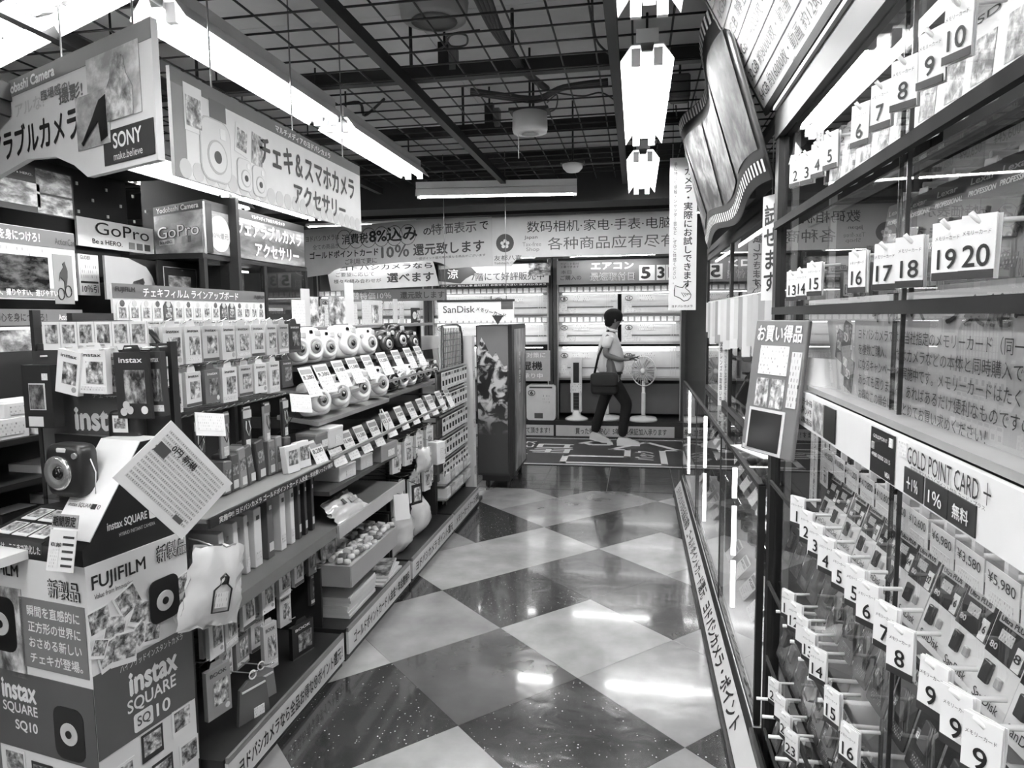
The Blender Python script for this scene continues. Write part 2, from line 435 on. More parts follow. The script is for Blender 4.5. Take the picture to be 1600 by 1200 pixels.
def fluoro(loc, l, rz, label, w=0.195, tubes=2, rods=True, dim=False, drop=0.12):
    t = thing('fluorescent_light', label, 'ceiling light', loc, rz, 'fluorescent lights')
    ob('reflector', reflector(w, l), REFL, t)
    ob('housing', boxc(w * 0.42, l, 0.05), G(0.7, 0.5), t, (0, 0, 0.088))
    for s in ((-1, 1) if tubes == 2 else (0,)):
        ob('lamp_tube', cyl(0.015, l - 0.07, 10), (TUBE, DIM, DIM2)[int(dim)], t, (s * w * 0.21, -(l - 0.07) / 2, 0.012), (-pi / 2, 0, 0))
        for e in (-1, 1):
            ob('lamp_socket', boxc(0.034, 0.022, 0.06), G(0.75, 0.4), t, (s * w * 0.21, e * (l / 2 - 0.018), 0.018))
    if rods:
        for e in (-0.4, 0.4):
            ob('hanger_rod', cyl(0.005, drop, 6), STEEL, t, (0, e * l, 0.1))
    return t
for k, (y0, y1, nm) in enumerate(((1.05, 2.32, 'nearest'), (2.71, 4.0, 'middle'), (4.37, 5.55, 'farthest'))):
    fluoro((0.033, (y0 + y1) / 2, 2.5), y1 - y0, 0, 'twin tube fluorescent light over the aisle, %s of the centre row' % nm)
fluoro((-1.475, 2.64, 2.5), 1.22, 0, 'twin tube fluorescent light above the long pink film shop sign'.replace('pink ', ''))
fluoro((-1.475, 3.97, 2.5), 1.25, 0, 'twin tube fluorescent light past the end of the film camera sign')
fluoro((-2.19, 2.235, 2.6), 1.4, radians(66), 'fluorescent light over the slanted action camera sign, top left corner', 0.24)
for k, (x, y, l) in enumerate(((0.033, -0.6, 1.27), (-1.475, -0.6, 1.27), (-1.475, 0.8, 1.2), (-3.3, 3.2, 1.27), (-3.3, 4.9, 1.27), (-4.9, 1.5, 1.27), (-4.9, 3.4, 1.27), (-3.3, 0.6, 1.27), (-.75, -1.6, 1.27), (-3.3, -1.4, 1.27), (.033, -1.95, 1.0))):  # unseen fixtures added to fill the shop with light
    fluoro((x, y, 2.5), l, 0, ['added fill fluorescent light behind the viewer over the aisle', 'added fill fluorescent light behind the viewer on the left', 'added fill fluorescent light on the left before the slanted sign', 'added fill fluorescent light over the action camera displays', 'added fill fluorescent light over the far left corner', 'added fill fluorescent light at the far left, nearer one', 'added fill fluorescent light at the far left, farther one', 'added fill fluorescent light near the left wall behind the viewer', 'added fill fluorescent light behind the viewer, middle of the rear row', 'added fill fluorescent light behind the viewer, left of the rear row', 'added fill fluorescent light behind the viewer, last over the aisle'][k])
fluoro((-1.08, 5.4, 2.5), 1.25, radians(97), 'single tube fluorescent light hung crosswise before the entrance banners', 0.11, 1)
for k, (x, y, z) in enumerate(((-1.55, 7.6, 2.62), (-3.1, 7.6, 2.62), (0.3, 7.6, 2.62))):  # the two outer fixtures are added, unseen, to brighten the entrance
    fluoro((x, y, z), 1.3, pi / 2, ['single tube fluorescent light above the entrance banners', 'added fill fluorescent light above the entrance at the far left', 'added fill fluorescent light above the entrance at the right'][k], 0.1, 1, True, False, .22)

# ================================================================ signs hung across the entrance
def board(name, label, cat, w, h, loc, rz, mat, t=0.012, outline=None, top=None, wires=(), pname='board'):
    """flat hung board; origin at its centre, front looks to local -y"""
    o = thing(name, label, cat, loc, rz)
    if outline: ob(pname, prism([(x * w, z * h) for x, z in outline], t), mat, o)
    else: pan(pname, w, h, mat, o, t=t)
    for x in wires:
        zt = (top or 2.93) - loc[2]
        ob('hanger_wire', cyl(0.003, zt - h / 2 + 0.01, 6), G(0.3, 0.4, 0.6), o, (x * w, t / 2, h / 2 - 0.01))
    return o
def T(o, w, h, s, u, v, uw=None, vh=None, mat=None, **k):
    return txt(s, o, u * w, v * h, uw * w if uw else None, vh * h if vh else None, mat, **k)
SIGN = G(0.74, 0.45)
w, h = 2.35, 0.49
o = board('hanging_banner', 'pale tax-included price banner hung across the entrance, left of the shopping banner', 'banner', w, h, (-2.47, 6.85, 2.287), radians(-17.3), SIGN,
          outline=[(-.5, .5), (.5, .5), (.5, -.5), (.3, -.5), (.26, -.4), (.2, -.33), (-.27, -.36), (-.33, -.42), (-.36, -.5), (-.5, -.55)], wires=(-.3, .3))
GR = G(0.22, 0.5)
T(o, w, h, 'ヨドバシカメラは', -.39, .29, .2, .12, bold=.01)
T(o, w, h, '全ての商品が', -.37, .10, .16, .11, GR)
T(o, w, h, '消費税', -.2, .22, .15, .22, bold=.03)
T(o, w, h, '8%込み', .01, .25, .26, .3, bold=.05)
T(o, w, h, 'の', .19, .25, .04, .14, bold=.02)
T(o, w, h, '特価表示', .32, .28, .22, .22, GR, bold=.02)
T(o, w, h, 'で', .465, .28, .04, .16, bold=.02)
T(o, w, h, 'ゴールドポイントカード', -.27, -.08, .4, .16, bold=.03)
T(o, w, h, '10％', .02, -.1, .15, .26, GR, bold=.04)
T(o, w, h, '還元致します', .29, -.1, .35, .24, G(0.12), bold=.04)
T(o, w, h, 'ご利用で更に', -.17, -.26, .18, .12)
T(o, w, h, '一部ポイント還元率の異なる商品がございます', .3, -.28, .34, .05)
for k, u in enumerate((-.27, -.2, -.13, -.06, .01, .08)):
    ob('emblem_ring', tube([(cos(a) * .1, 0, sin(a) * .1) for a in [2 * pi * i / 20 for i in range(20)]], 0.003, 4, True), INK, o, (u * w + .02, -0.001, .22 * h))
w, h = 1.76, 0.43
o = board('hanging_banner', 'white banner with two rows of big Chinese lettering hung across the entrance', 'banner', w, h, (-0.465, 6.5, 2.277), 0, G(0.72, 0.45),
          outline=[(-.5, .5), (.5, .5), (.5, -.38), (-.34, -.38), (-.37, -.42), (-.4, -.56), (-.5, -.56)], wires=(-.4, .25, .48))
pan('header_strip', w, 0.045, G(0.3), o, 0, h / 2 + 0.02)
txt('Yodobashi Camera', o, -.12, h / 2 + .02, .26, .028, WHITE, bold=.03)
T(o, w, h, '数码相机·家电·手表·电脑等', .1, .27, .82, .24, bold=.012)
T(o, w, h, '各种商品应有尽有', .13, -.1, .66, .27, G(0.16), bold=.012)
T(o, w, h, 'Japan', -.29, .04, .07, .09); T(o, w, h, 'Tax-free', -.285, -.1, .1, .09, G(0.35)); T(o, w, h, 'Shop', -.28, -.22, .07, .1, G(0.3))
T(o, w, h, '友都八喜', -.415, -.38, .15, .11, G(0.1)); T(o, w, h, 'Yodobashi Camera', -.415, -.49, .15, .05)
ob('emblem_disc', prism(circ(.085, 24), .001), G(0.12), o, (-.43 * w, -0.0012, -.06 * h))
for k in range(5):
    a = k * 2 * pi / 5 + pi / 2
    ob('petal', prism(circ(.017, 10), .001, 'petal'), WHITE, o, (-.43 * w + .028 * cos(a), -0.0026, -.08 * h + .028 * sin(a)))
ob('stamp_frame', prism(rrect(.085, .1, .008), .001), G(0.1), o, (.46 * w, -.0012, -.1 * h)); T(o, w, h, '免税', .46, -.06, .04, .1, WHITE, y=-.003)
# second layer, on the shelving behind
w, h = 1.5, 0.33
o = board('header_board', 'white slanted board above the far left air conditioner shelves', 'sign', w, h, (-3.0, 7.9, 2.06), radians(-6), G(0.66), wires=(-.4, .4),
          outline=[(-.47, .3), (.45, .5), (.5, -.4), (-.44, -.5)])
T(o, w, h, 'ヨドバシカメラなら', .05, .32, .8, .2, G(.06), bold=.03)
T(o, w, h, 'ご要望に応じて', -.22, .08, .34, .15); T(o, w, h, '様々な組み合わせが', -.2, -.16, .42, .15); T(o, w, h, '選べます', .26, -.08, .4, .34, G(.08), bold=.05)
w, h = 1.3, 0.14
o = board('header_board', 'grey strip board with outlined lettering under the slanted white board', 'sign', w, h, (-2.85, 7.95, 1.83), 0, G(0.33), wires=(-.45, .45))
T(o, w, h, '日替特価10％', -.25, 0, .45, .6, WHITE, bold=.03); T(o, w, h, '還元致します', .27, 0, .42, .6, G(.12), bold=.04)
w, h = 1.45, 0.25
o = board('header_board', 'pale seventh floor notice board with a dark summer emblem', 'sign', w, h, (-1.83, 8.87, 2.11), 0, G(0.42), wires=(-.45, .45))
ob('dark_splash', prism([(-.5 * w, .3 * h), (-.2 * w, .4 * h), (-.15 * w, .1 * h), (-.25 * w, -.2 * h), (-.3 * w, -.45 * h), (-.5 * w, -.3 * h)], .001), G(.1), o, (0, -.001, 0))
T(o, w, h, '涼', -.37, .05, .1, .5, WHITE, bold=.03, y=-.003); T(o, w, h, '7階にて好評販売中', .13, -.12, .66, .42, G(.08), bold=.02)
pan('photo_patch', .28, .16, photo(.02, .5), o, .42 * w, .05, -.002)
pan('lettering_strip', w, .04, BLACK, o, 0, -.14, -.001); txt('エアコン 取付工事 最短即日 お任せください ヨドバシカメラ', o, 0, -.14, w * .95, .025, WHITE, y=-.003)
w, h = 1.48, 0.3
o = board('header_board', 'grey air conditioner date board reading five thirty-one above the shelves', 'sign', w, h, (-0.26, 8.87, 2.11), 0, G(0.2), wires=(-.45, .45))
T(o, w, h, 'スピード取付', -.39, .36, .16, .1, bold=.02); T(o, w, h, '工事できます', -.39, .24, .16, .1, bold=.02)
T(o, w, h, '本日', -.42, .02, .09, .16); T(o, w, h, 'ご購入の', -.38, -.22, .18, .2, bold=.02)
T(o, w, h, 'エアコン', -.03, .24, .36, .3, WHITE, bold=.05); T(o, w, h, '最短取付日', -.03, -.2, .38, .34, WHITE, bold=.06); T(o, w, h, '最短取付日', -.03, -.2, .38, .32, G(.1), y=-.003)
pan('date_plate', .13 * w, .62 * h, G(.7), o, .26 * w, -.08 * h, -.002)
for u in (.375, .45): pan('date_plate', .07 * w, .62 * h, G(.7), o, u * w, -.08 * h, -.002)
T(o, w, h, '5', .25, -.08, .08, .5, y=-.004, bold=.05); T(o, w, h, '3', .375, -.08, .06, .48, y=-.004, bold=.05); T(o, w, h, '1', .45, -.08, .03, .48, y=-.004, bold=.05)
fluoro((-0.3, 8.68, 2.29), 1.05, pi / 2, 'single tube light mounted over the date board', 0.09, 1, True, True, .6)
fluoro((-1.8, 8.68, 2.29), 1.1, pi / 2, 'single tube light mounted over the seventh floor notice', 0.09, 1, True, True, .6)
fluoro((-3.1, 7.78, 2.3), 1.1, pi / 2, 'single tube light mounted over the white slanted board', 0.09, 1, True, True, .6)

# ================================================================ air conditioner shelving (back wall)
BY = 9.05
def bay(label, x0, x1):
    t = thing('display_shelving', label, 'shelving', (x0, BY, 0)); W = x1 - x0
    for x in (0, W): ob('post', box(.05, .1, 2.3), G(.12, .35, .6), t, (x, 0, .0))
    for x in (.035, W - .035): ob('slotted_upright', box(.012, .02, 2.1), G(.5, .3, .7), t, (x, -.045, .2))
    ob('back_panel', box(W, .03, 2.3), G(.1), t, (W / 2, .5, .0))
    for z in (1.55, 1.19): ob('shelf', box(W - .06, .4, .03), G(.55), t, (W / 2, .27, z))
    ob('shelf', box(W - .06, .4, .03), G(.5), t, (W / 2, .27, .72))
    ob('top_panel', box(W, .5, .03), G(.3), t, (W / 2, .25, 2.3))
    ob('kick_panel', box(W - .06, .03, .4), G(.2), t, (W / 2, .25, .26))
    for z in (1.845, 1.46, 1.155): ob('shelf_light', boxc(W - .2, .014, .012), emit(LAMP * .1), t, (W / 2, -.06, z))
    for z in (1.86, 1.475): # strips of small price slips
        ob('price_rail', box(W - .08, .01, .085), G(.3), t, (W / 2, -.02, z))
        n = int(W / .085)
        for i in range(n):
            ob('price_slip', boxc(.06, .004, .058), fine(.25, .82, 3, 4), t, (.08 + i * (W - .16) / (n - 1), -.028, z + .042))
    return t
bay('air conditioner shelving behind the walking man', -1.04, 0.585)
bay('air conditioner shelving left of the walking man, behind the banner', -2.72, -1.1)
bay('far left air conditioner shelving near the corner', -4.36, -2.78)
def aircon(x, z, h, label, n, dark=0.5):
    w = .78
    t = thing('air_conditioner', label, 'air conditioner', (x, BY + .12, z), 0, 'air conditioners on the back shelves')
    pr = [(-.1, 0), (-.11, h * .3), (-.105, h * .85), (-.08, h), (.1, h), (.1, 0)]
    k = ('ac', h)
    if k not in MESH:
        m = len(pr); v = [(-w / 2, a, b) for a, b in pr] + [(w / 2, a, b) for a, b in pr]
        MESH[k] = mesh('ac', v, [tuple(range(m - 1, -1, -1)), tuple(range(m, 2 * m))] + [(i, (i + 1) % m, m + (i + 1) % m, m + i) for i in range(m)])
    ob('body', MESH[k], G(.76, .3), t)
    ob('louver', boxc(w * .9, .02, h * .2), G(.85, .3), t, (0, -.105, h * .16))
    ob('intake_slot', boxc(w * .86, .008, .012), G(.2), t, (0, -.112, h * .33))
    pan('size_badge', .11, .07, G(.75), t, -w * .38, h * .72, -.118)
    ob('badge_ring', tube([(cos(a) * .045, 0, sin(a) * .028) for a in [2 * pi * i / 16 for i in range(16)]], .004, 4, True), INK, t, (-w * .38, -.12, h * .72))
    txt(n, t, -w * .38, h * .72, .035, .04, INK, -.121, .04)
    pan('feature_label', .22, .075, fine(.15, .8, 5, 3), t, -w * .1, h * .72, -.115)
    pan('price_label', .11, .14, fine(.1, .85, 4, 6), t, -w * .4, h * .3, -.13)
    pan('price_label', .09, .06, fine(.1, .8, 4, 4), t, -w * .24, h * .16, -.13)
    for i in range(3): pan('ribbon', .016, h * .85, G(.8), t, w * .30 + i * .03, h * .5, -.116)
    pan('energy_label', .085, .085, fine(.1, .7, 5, 5), t, w * .44, h * .75, -.118)
    return t
cols = [(-3.94, 'at the far left edge'), (-3.14, 'far left, second column'), (-2.3, 'beyond the hanging memory card sign'), (-1.5, 'just left of the shelving post'), (-.63, 'left of the walking man'), (.2, 'right of the walking man')]
for ci, (x, where) in enumerate(cols):
    for ri, (z, hh, rn) in enumerate(((1.582, .28, 'top'), (1.222, .26, 'middle'), (.752, .41, 'bottom'))):
        if ci == 3 and ri == 2: hh = .34
        aircon(x, z, hh, 'white air conditioner on the %s shelf, %s' % (rn, where), ['6', '14', '6', '10', '8', '14'][(ci + ri) % 6])
pl = thing('display_platform', 'low dark platform with warranty lettering below the air conditioners', 'platform', (-1.85, 9.25, 0))
ob('deck', box(5.0, .75, .05), G(.03), pl, (0, 0, .16)); ob('body', box(4.9, .7, .16), G(.05), pl, (0, -.01, 0))
pan('lettering_strip', 1.5, .14, G(.55), pl, 1.58, .085, -.4); txt('買った後も安心！5年延長保証加入承ります', pl, 1.66, .085, 1.15, .085, INK, -.402, .02)
pan('lettering_strip', 1.2, .14, G(.55), pl, .2, .085, -.4); txt('長期保証を無料で付けて頂きます！', pl, .3, .085, .9, .08, INK, -.402, .02)
pan('lettering_strip', 1.7, .14, G(.5), pl, -1.28, .085, -.4)
# ---------------------------------------------------------------- fans and dehumidifier
t = thing('tower_fan', 'white tower fan with dark grille left of the walking man', 'fan', (-.765, 9.0, .21))
ob('base', lathe([(.15, 0), (.15, .015), (.13, .03), (.06, .06), (.055, .12)], 24), G(.75, .3), t)
ob('body', prism(rrect(.14, .72, .02), .09), G(.78, .3), t, (0, -.045, .46)); pan('grille', .075, .26, G(.02), t, 0, .62, -.05, .004); pan('grille', .075, .25, G(.02), t, 0, .26, -.05, .004)
pan('price_card', .15, .12, fine(.15, .85, 4, 5), t, 0, .42, -.06)
for g in range(6): pan('vent_slat', .07, .004, G(.15), t, 0, .15 + g * .04, -.053)
def pedestal_fan(x, y, label, hd=.5, head=True):
    t = thing('pedestal_fan', label, 'fan', (x, y, .21))
    ob('base', lathe([(.18, 0), (.18, .02), (.16, .045), (.05, .055), (.03, .07)], 28), G(.78, .3), t)
    ob('pole', cyl(.022, hd - .05, 12), G(.75, .3), t, (0, 0, .06)); ob('control_column', box(.05, .06, .3, .01), G(.8, .3), t, (0, -.02, .07))
    if head:
        hz = hd + .14
        ob('motor_housing', lathe([(.055, -.1), (.06, -.05), (.05, .02)], 16, 'y'), G(.75, .3), t, (0, .06, hz), (0, 0, radians(-28)))
        c = Vector((0, -.02, hz)); rr = radians(-28)
        def R_(p): return (p[0] * cos(rr) - p[1] * sin(rr), p[0] * sin(rr) + p[1] * cos(rr), p[2])
        ob('guard_rim', tube([R_((.17 * cos(a), 0, .19 * sin(a))) for a in [2 * pi * i / 28 for i in range(28)]], .008, 6, True), G(.8, .3), t, c)
        for i in range(24):
            a = 2 * pi * i / 24
            ob('guard_wire', tube([R_((.04 * cos(a), -.03, .04 * sin(a))), R_((.11 * cos(a), -.03, .12 * sin(a))), R_((.17 * cos(a), 0, .19 * sin(a)))], .0035, 4), G(.75, .3), t, c)
        ob('guard_cap', lathe([(.04, 0), (.035, .012), (.0, .014)], 16, 'y'), G(.8, .3), t, c + Vector(R_((0, -.03, 0))), (0, 0, rr))
        for i in range(5):
            a = 2 * pi * i / 5
            bl = [R_((r * cos(a + da), .005 + q, (r + .01) * sin(a + da))) for r, da, q in ((.03, -.2, 0), (.15, -.45, .01), (.155, .1, -.012), (.08, .35, -.01), (.03, .25, 0))]
            ob('blade', mesh('blade', bl, [(0, 1, 2, 3, 4)]), G(.45, .3), t, c)
    return t
pedestal_fan(.095, 9.0, 'white pedestal fan with round guard right of the walking man')
pedestal_fan(-.37, 9.06, 'white pedestal fan hidden behind the walking man', .42, False)
t = thing('dehumidifier', 'white boxy dehumidifier beside the poster cabinet', 'dehumidifier', (-1.22, 9.0, .21))
ob('body', prism(rrect(.38, .46, .04), .22), G(.7, .3), t, (0, -.11, .23)); pan('handle_slot', .3, .02, G(.1), t, 0, .43, -.112); pan('vent_panel', .11, .07, G(.12), t, -.03, .06, -.113)
txt('6', t, -.12, .36, .04, .05, INK, -.116, .04); pan('feature_label', .09, .12, fine(.15, .7, 3, 3), t, .07, .28, -.113)
ob('badge_ring', tube([(cos(a) * .045, 0, sin(a) * .035) for a in [2 * pi * i / 16 for i in range(16)]], .004, 4, True), INK, t, (-.12, -.115, .36))
t = thing('notice_board', 'grey dehumidifier notice leaning above the white dehumidifier', 'sign', (-1.41, 8.93, .72))
pan('board', .62, .4, G(.42), t, 0, .2, 0, .01); txt('メンズ対策に', t, .0, .34, .5, .07, WHITE, -.002, .03); txt('除湿機', t, 0, .2, .42, .12, INK, -.002, .04); txt('にて承り中', t, 0, .07, .42, .07, WHITE, -.002, .03)
ob('prop', boxc(.03, .2, .03), G(.3), t, (0, .1, .2))
# ---------------------------------------------------------------- floor mat with arrow
mat_o = thing('floor_mat', 'dark entrance mat with white arrow and lettering', 'mat', (-.42, 7.93, .002))
ob('mat_sheet', box(2.1, 1.62, .006), G(.05, .45), mat_o); W8 = G(.7, .5)
for x, y, sx, sy in ((0, -.77, 2.04, .03), (0, .77, 2.04, .03), (1.0, 0, .04, 1.57), (-1.0, 0, .04, 1.57)): ob('border_line', box(sx, sy, .0012), W8, mat_o, (x, y, .006))
def flat_poly(name, poly, z=.0062): 
    n = len(poly); return ob(name, mesh('flat', [(x, y, 0) for x, y in poly], [tuple(range(n))]), W8, mat_o, (0, 0, z))
arrow = [(-.35, -.66), (.72, -.66), (.72, .12), (.92, .12), (.55, .62), (.14, .12), (.33, .12), (.33, -.3), (-.35, -.3)]
for i in range(len(arrow)):
    a, b = Vector((*arrow[i], 0)), Vector((*arrow[(i + 1) % len(arrow)], 0)); d = (b - a).normalized(); n_ = Vector((-d.y, d.x, 0)) * .035; a -= d * .03; b += d * .03
    flat_poly('arrow_line', [(a - n_)[:2], (b - n_)[:2], (b + n_)[:2], (a + n_)[:2]])
def mtxt(s, x, y, w, h, ang, bold=.03):
    me, _ = glyphs(s, bold)
    ob('lettering', me, W8, mat_o, (x, y, .0066), (-pi / 2, 0, ang) if False else (radians(-90), 0, 0), (w, 1, h)).rotation_euler = Matrix.Rotation(ang, 3, 'Z').to_4x4().to_3x3().__matmul__(Matrix.Rotation(-pi / 2, 3, 'X')).to_euler()
mtxt('バック', .52, -.2, .5, .22, pi / 2); mtxt('出口', -.55, .1, .55, .5, pi / 2, .06); mtxt('サービス', -.86, .1, .9, .15, pi / 2)
loop = [(-.75 + .5, .45), (-.1, .62), (.1, .6), (.12, .4), (-.1, .38), (-.2, .5)]
for i in range(len(loop) - 1):
    a, b = Vector((*loop[i], 0)), Vector((*loop[i + 1], 0)); d = (b - a).normalized(); n_ = Vector((-d.y, d.x, 0)) * .035
    flat_poly('symbol_line', [(a - n_)[:2], (b - n_)[:2], (b + n_)[:2], (a + n_)[:2]])

# ================================================================ poster cabinet by the entrance
def mountain_mat():
    m, nt, b = new_mat('mountain_poster_print'); b.inputs['Roughness'].default_value = .3
    tc = nt.nodes.new('ShaderNodeTexCoord'); sp = nt.nodes.new('ShaderNodeSeparateXYZ'); nt.links.new(tc.outputs['Object'], sp.inputs[0])
    n1 = nt.nodes.new('ShaderNodeTexNoise'); n1.inputs['Scale'].default_value = 5.5; n1.inputs['Detail'].default_value = 9; n1.inputs['Roughness'].default_value = .62
    nt.links.new(tc.outputs['Object'], n1.inputs['Vector'])
    n2 = nt.nodes.new('ShaderNodeTexNoise'); n2.inputs['Scale'].default_value = 9; n2.inputs['Detail'].default_value = 8; n2.inputs['Distortion'].default_value = .8
    nt.links.new(tc.outputs['Object'], n2.inputs['Vector'])
    r = nt.nodes.new('ShaderNodeValToRGB'); e = r.color_ramp.elements; e[0].position = .46; e[0].color = (.015,) * 3 + (1,); e[1].position = .56; e[1].color = (.55,) * 3 + (1,)
    nt.links.new(n2.outputs['Fac'], r.inputs[0])
    # foot of the slope is dark scree
    z = nt.nodes.new('ShaderNodeMapRange'); z.inputs[1].default_value = .5; z.inputs[2].default_value = .8; nt.links.new(sp.outputs['Z'], z.inputs[0])
    mx = nt.nodes.new('ShaderNodeMix'); mx.data_type = 'RGBA'; nt.links.new(z.outputs[0], mx.inputs[0]); mx.inputs[6].default_value = (.035, .035, .035, 1); nt.links.new(r.outputs[0], mx.inputs[7])
    nt.links.new(mx.outputs[2], b.inputs['Base Color']); return m
t = thing('poster_cabinet', 'tall wheeled display cabinet with mountain poster side by the entrance', 'cabinet', (-1.25, 6.42, 0))
ob('body', box(.32, .74, 1.36), G(.04, .4), t, (0, 0, .13)); ob('corner_strip', box(.03, .76, 1.37), G(.015), t, (.152, -.004, .125)); ob('plinth', box(.26, .66, .06), BLACK, t, (0, 0, .07))
ob('sky_panel', boxc(.28, .004, .40), G(.22, .3), t, (-.01, -.374, 1.28), label='grey printed sky')
mt = mountain_mat()
rid = [(-.14, 0.15), (.13, .15), (.13, 1.13), (.1, 1.12), (.06, 1.19), (.03, 1.25), (.0, 1.2), (-.03, 1.24), (-.07, 1.33), (-.1, 1.38), (-.14, 1.27)]
ob('mountain_print', prism(rid, .003), mt, t, (-.01, -.3785, 0), label='printed grey rocky mountain')
ob('side_print', boxc(.003, .6, 1.3), photo(.03, .45, 3), t, (.1675, .03, .8)); 
for k, (z, s) in enumerate(((1.13, '持ち込み'), (.95, '写真'))): 
    me, _ = glyphs(s, .04, True); ob('lettering', me, G(.8), t, (.171, .0, z), (0, 0, pi / 2), (.1, 1, .22))
for sx in (-.1, .1):
    for sy in (-.3, .3):
        c = ob('caster', cyl(.035, .03, 14, axis='x'), G(.02), t, (sx, sy, .037)); ob('caster_fork', box(.012, .03, .04), G(.4, .3, .8), t, (sx + .015, sy, .035))
w, h = .66, .17
o = board('hanging_sign', 'white memory card sign with arrow hung before the entrance', 'sign', w, h, (-1.34, 5.75, 1.615), 0, G(.75), wires=(-.4, .4))
T(o, w, h, 'SanDisk', -.22, .08, .42, .34, bold=.0); T(o, w, h, 'メモリーカード', .2, -.08, .4, .2, ang=radians(-14), bold=.03); pan('price_badge', .1, .07, G(.12), o, .27, .045, -.002); pan('top_rail', w * 1.02, .02, BLACK, o, 0, h / 2, -.003)
ob('arrow_head', prism([(-.05, .03), (.05, .03), (0, -.05)], .001), INK, o, (.19, -.002, -.07))
# ================================================================ tall vertical sign
w, h = .17, .955
o = board('hanging_sign', 'narrow white vertical camera trial sign with a hand drawing', 'sign', w, h, (.288, 4.6, 2.07), 0, G(.78), wires=(-.4, .4))
txt('カメラ・実際にお試しできます', o, .03, .04, .055, .75, INK, vert=True, bold=.03)
txt('手に持った感触・シャッター音など、ぜひご体感ください。', o, -.05, .07, .022, .76, INK, vert=True)
hand = [(-.05, -.34), (-.045, -.31), (-.02, -.32), (.0, -.325), (.02, -.3), (.032, -.302), (.02, -.33), (.04, -.345), (.055, -.37), (.05, -.39), (.035, -.405), (.01, -.41), (-.015, -.39), (-.05, -.375)]
ob('hand_outline', tube([(x, 0, z) for x, z in hand], .0025, 4, True), INK, o, (0, -.001, -.01))
for k in range(4): ob('finger_line', tube([(-.005 + k * .012, 0, -.355 - k * .002), (.012 + k * .012, 0, -.385 + k * .006)], .0018, 4), INK, o, (0, -.001, -.01))
txt('ヨドバシカメラ', o, 0, -.452, .13, .016, INK, bold=.02)

# ================================================================ tall glass case on the right
CX, CY = .42, 2.31
def RW(x, y, z): return (CX + y, CY - x, z)           # case frame: x to the right as seen from the aisle, y into the case
CW = 1.9
case = thing('display_case', 'tall black framed glass case of memory cards on the right', 'display case', (CX, CY, 0), RIGHT)
FR = G(.012, .5)
ob('post', box(.05, .05, 2.16), FR, case, (.0, .03, 0)); ob('post', box(.05, .05, 2.16), FR, case, (0, .46, 0)); ob('post', box(.05, .05, 2.16), FR, case, (CW, .03, 0))
ob('side_panel', box(.012, .42, 2.1), G(.05, .4), case, (0, .245, .02))
ob('back_panel', box(CW, .015, 2.12), G(.42, .5), case, (CW / 2, .47, .02)); ob('plinth', box(CW, .45, .1), FR, case, (CW / 2, .25, 0))
ob('top_rail', box(CW + .05, .06, .09), FR, case, (CW / 2, .03, 2.1)); ob('top_panel', box(CW, .47, .02), G(.3), case, (CW / 2, .25, 2.14))
ob('edge_strip', box(CW, .012, .012), G(.75, .3), case, (CW / 2, -.004, 2.185), label='bright edge strip')
for x in (.055, .085):
    ob('slotted_upright', box(.022, .018, 2.06), G(.35, .3, .8), case, (x, .05 + (x > .06) * .1, .04))
    sl = ob('slot_row', mesh('slots', [(sx + dx, -.0, z + dz) for z in [.1 + .055 * k for k in range(35)] for sx in (0,) for dx, dz in ((-.004, 0), (.004, 0), (.004, .03), (-.004, .03))], [tuple(range(4 * k, 4 * k + 4)) for k in range(35)]), BLACK, case, (x, .04 + (x > .06) * .1, .04))
    sl['kind'] = 'stuff'
for z in (1.835, 1.575): ob('shelf', box(CW - .06, .36, .008), glass(.9), case, (CW / 2, .26, z)); 
for z in (1.815, 1.555):
    ob('order_rail', box(CW - .05, .014, .022), G(.008, .95), case, (CW / 2, .002, z + .006)); ob('price_rail', box(CW - .06, .01, .03), G(.008, .95), case, (CW / 2, .1, z + .01))
ob('header_beam', box(CW, .1, .09), G(.03), case, (CW / 2, .06, 1.285))
ob('header_ledge', box(CW, .13, .012), G(.35, .25), case, (CW / 2, .06, 1.375))
for z in (1.03, .70, .45, .2): ob('order_rail', box(CW - .09, .008, .01), G(.02, .95), case, (CW / 2, .002, z))
LED = emit(LAMP * .075)
for z, y in ((2.085, .09), (1.81, .33), (1.278, .042)):
    ob('light_strip', boxc(CW - .12, .018, .012), LED if z < 2 else emit(LAMP * .025), case, (CW / 2, y, z))
peg = ob('pegboard', boxc(CW - .08, .012, 1.15), G(.45, .5), case, (CW / 2, .33, .70), (radians(-11), 0, 0))
def pane(x0, x1, z0, z1, y):
    ob('glass_pane', boxc(x1 - x0, .005, z1 - z0), glass(.97, 1.5), case, ((x0 + x1) / 2, y, (z0 + z1) / 2))
    for x in (x0, x1): ob('pane_edge', boxc(.004, .007, z1 - z0), G(.05, .2), case, (x, y, (z0 + z1) / 2))
pane(.03, 1.04, 1.39, 2.1, .022); pane(.98, CW - .03, 1.39, 2.1, .03); pane(.03, 1.06, .1, 1.28, .022); pane(1.0, CW - .03, .1, 1.28, .03)
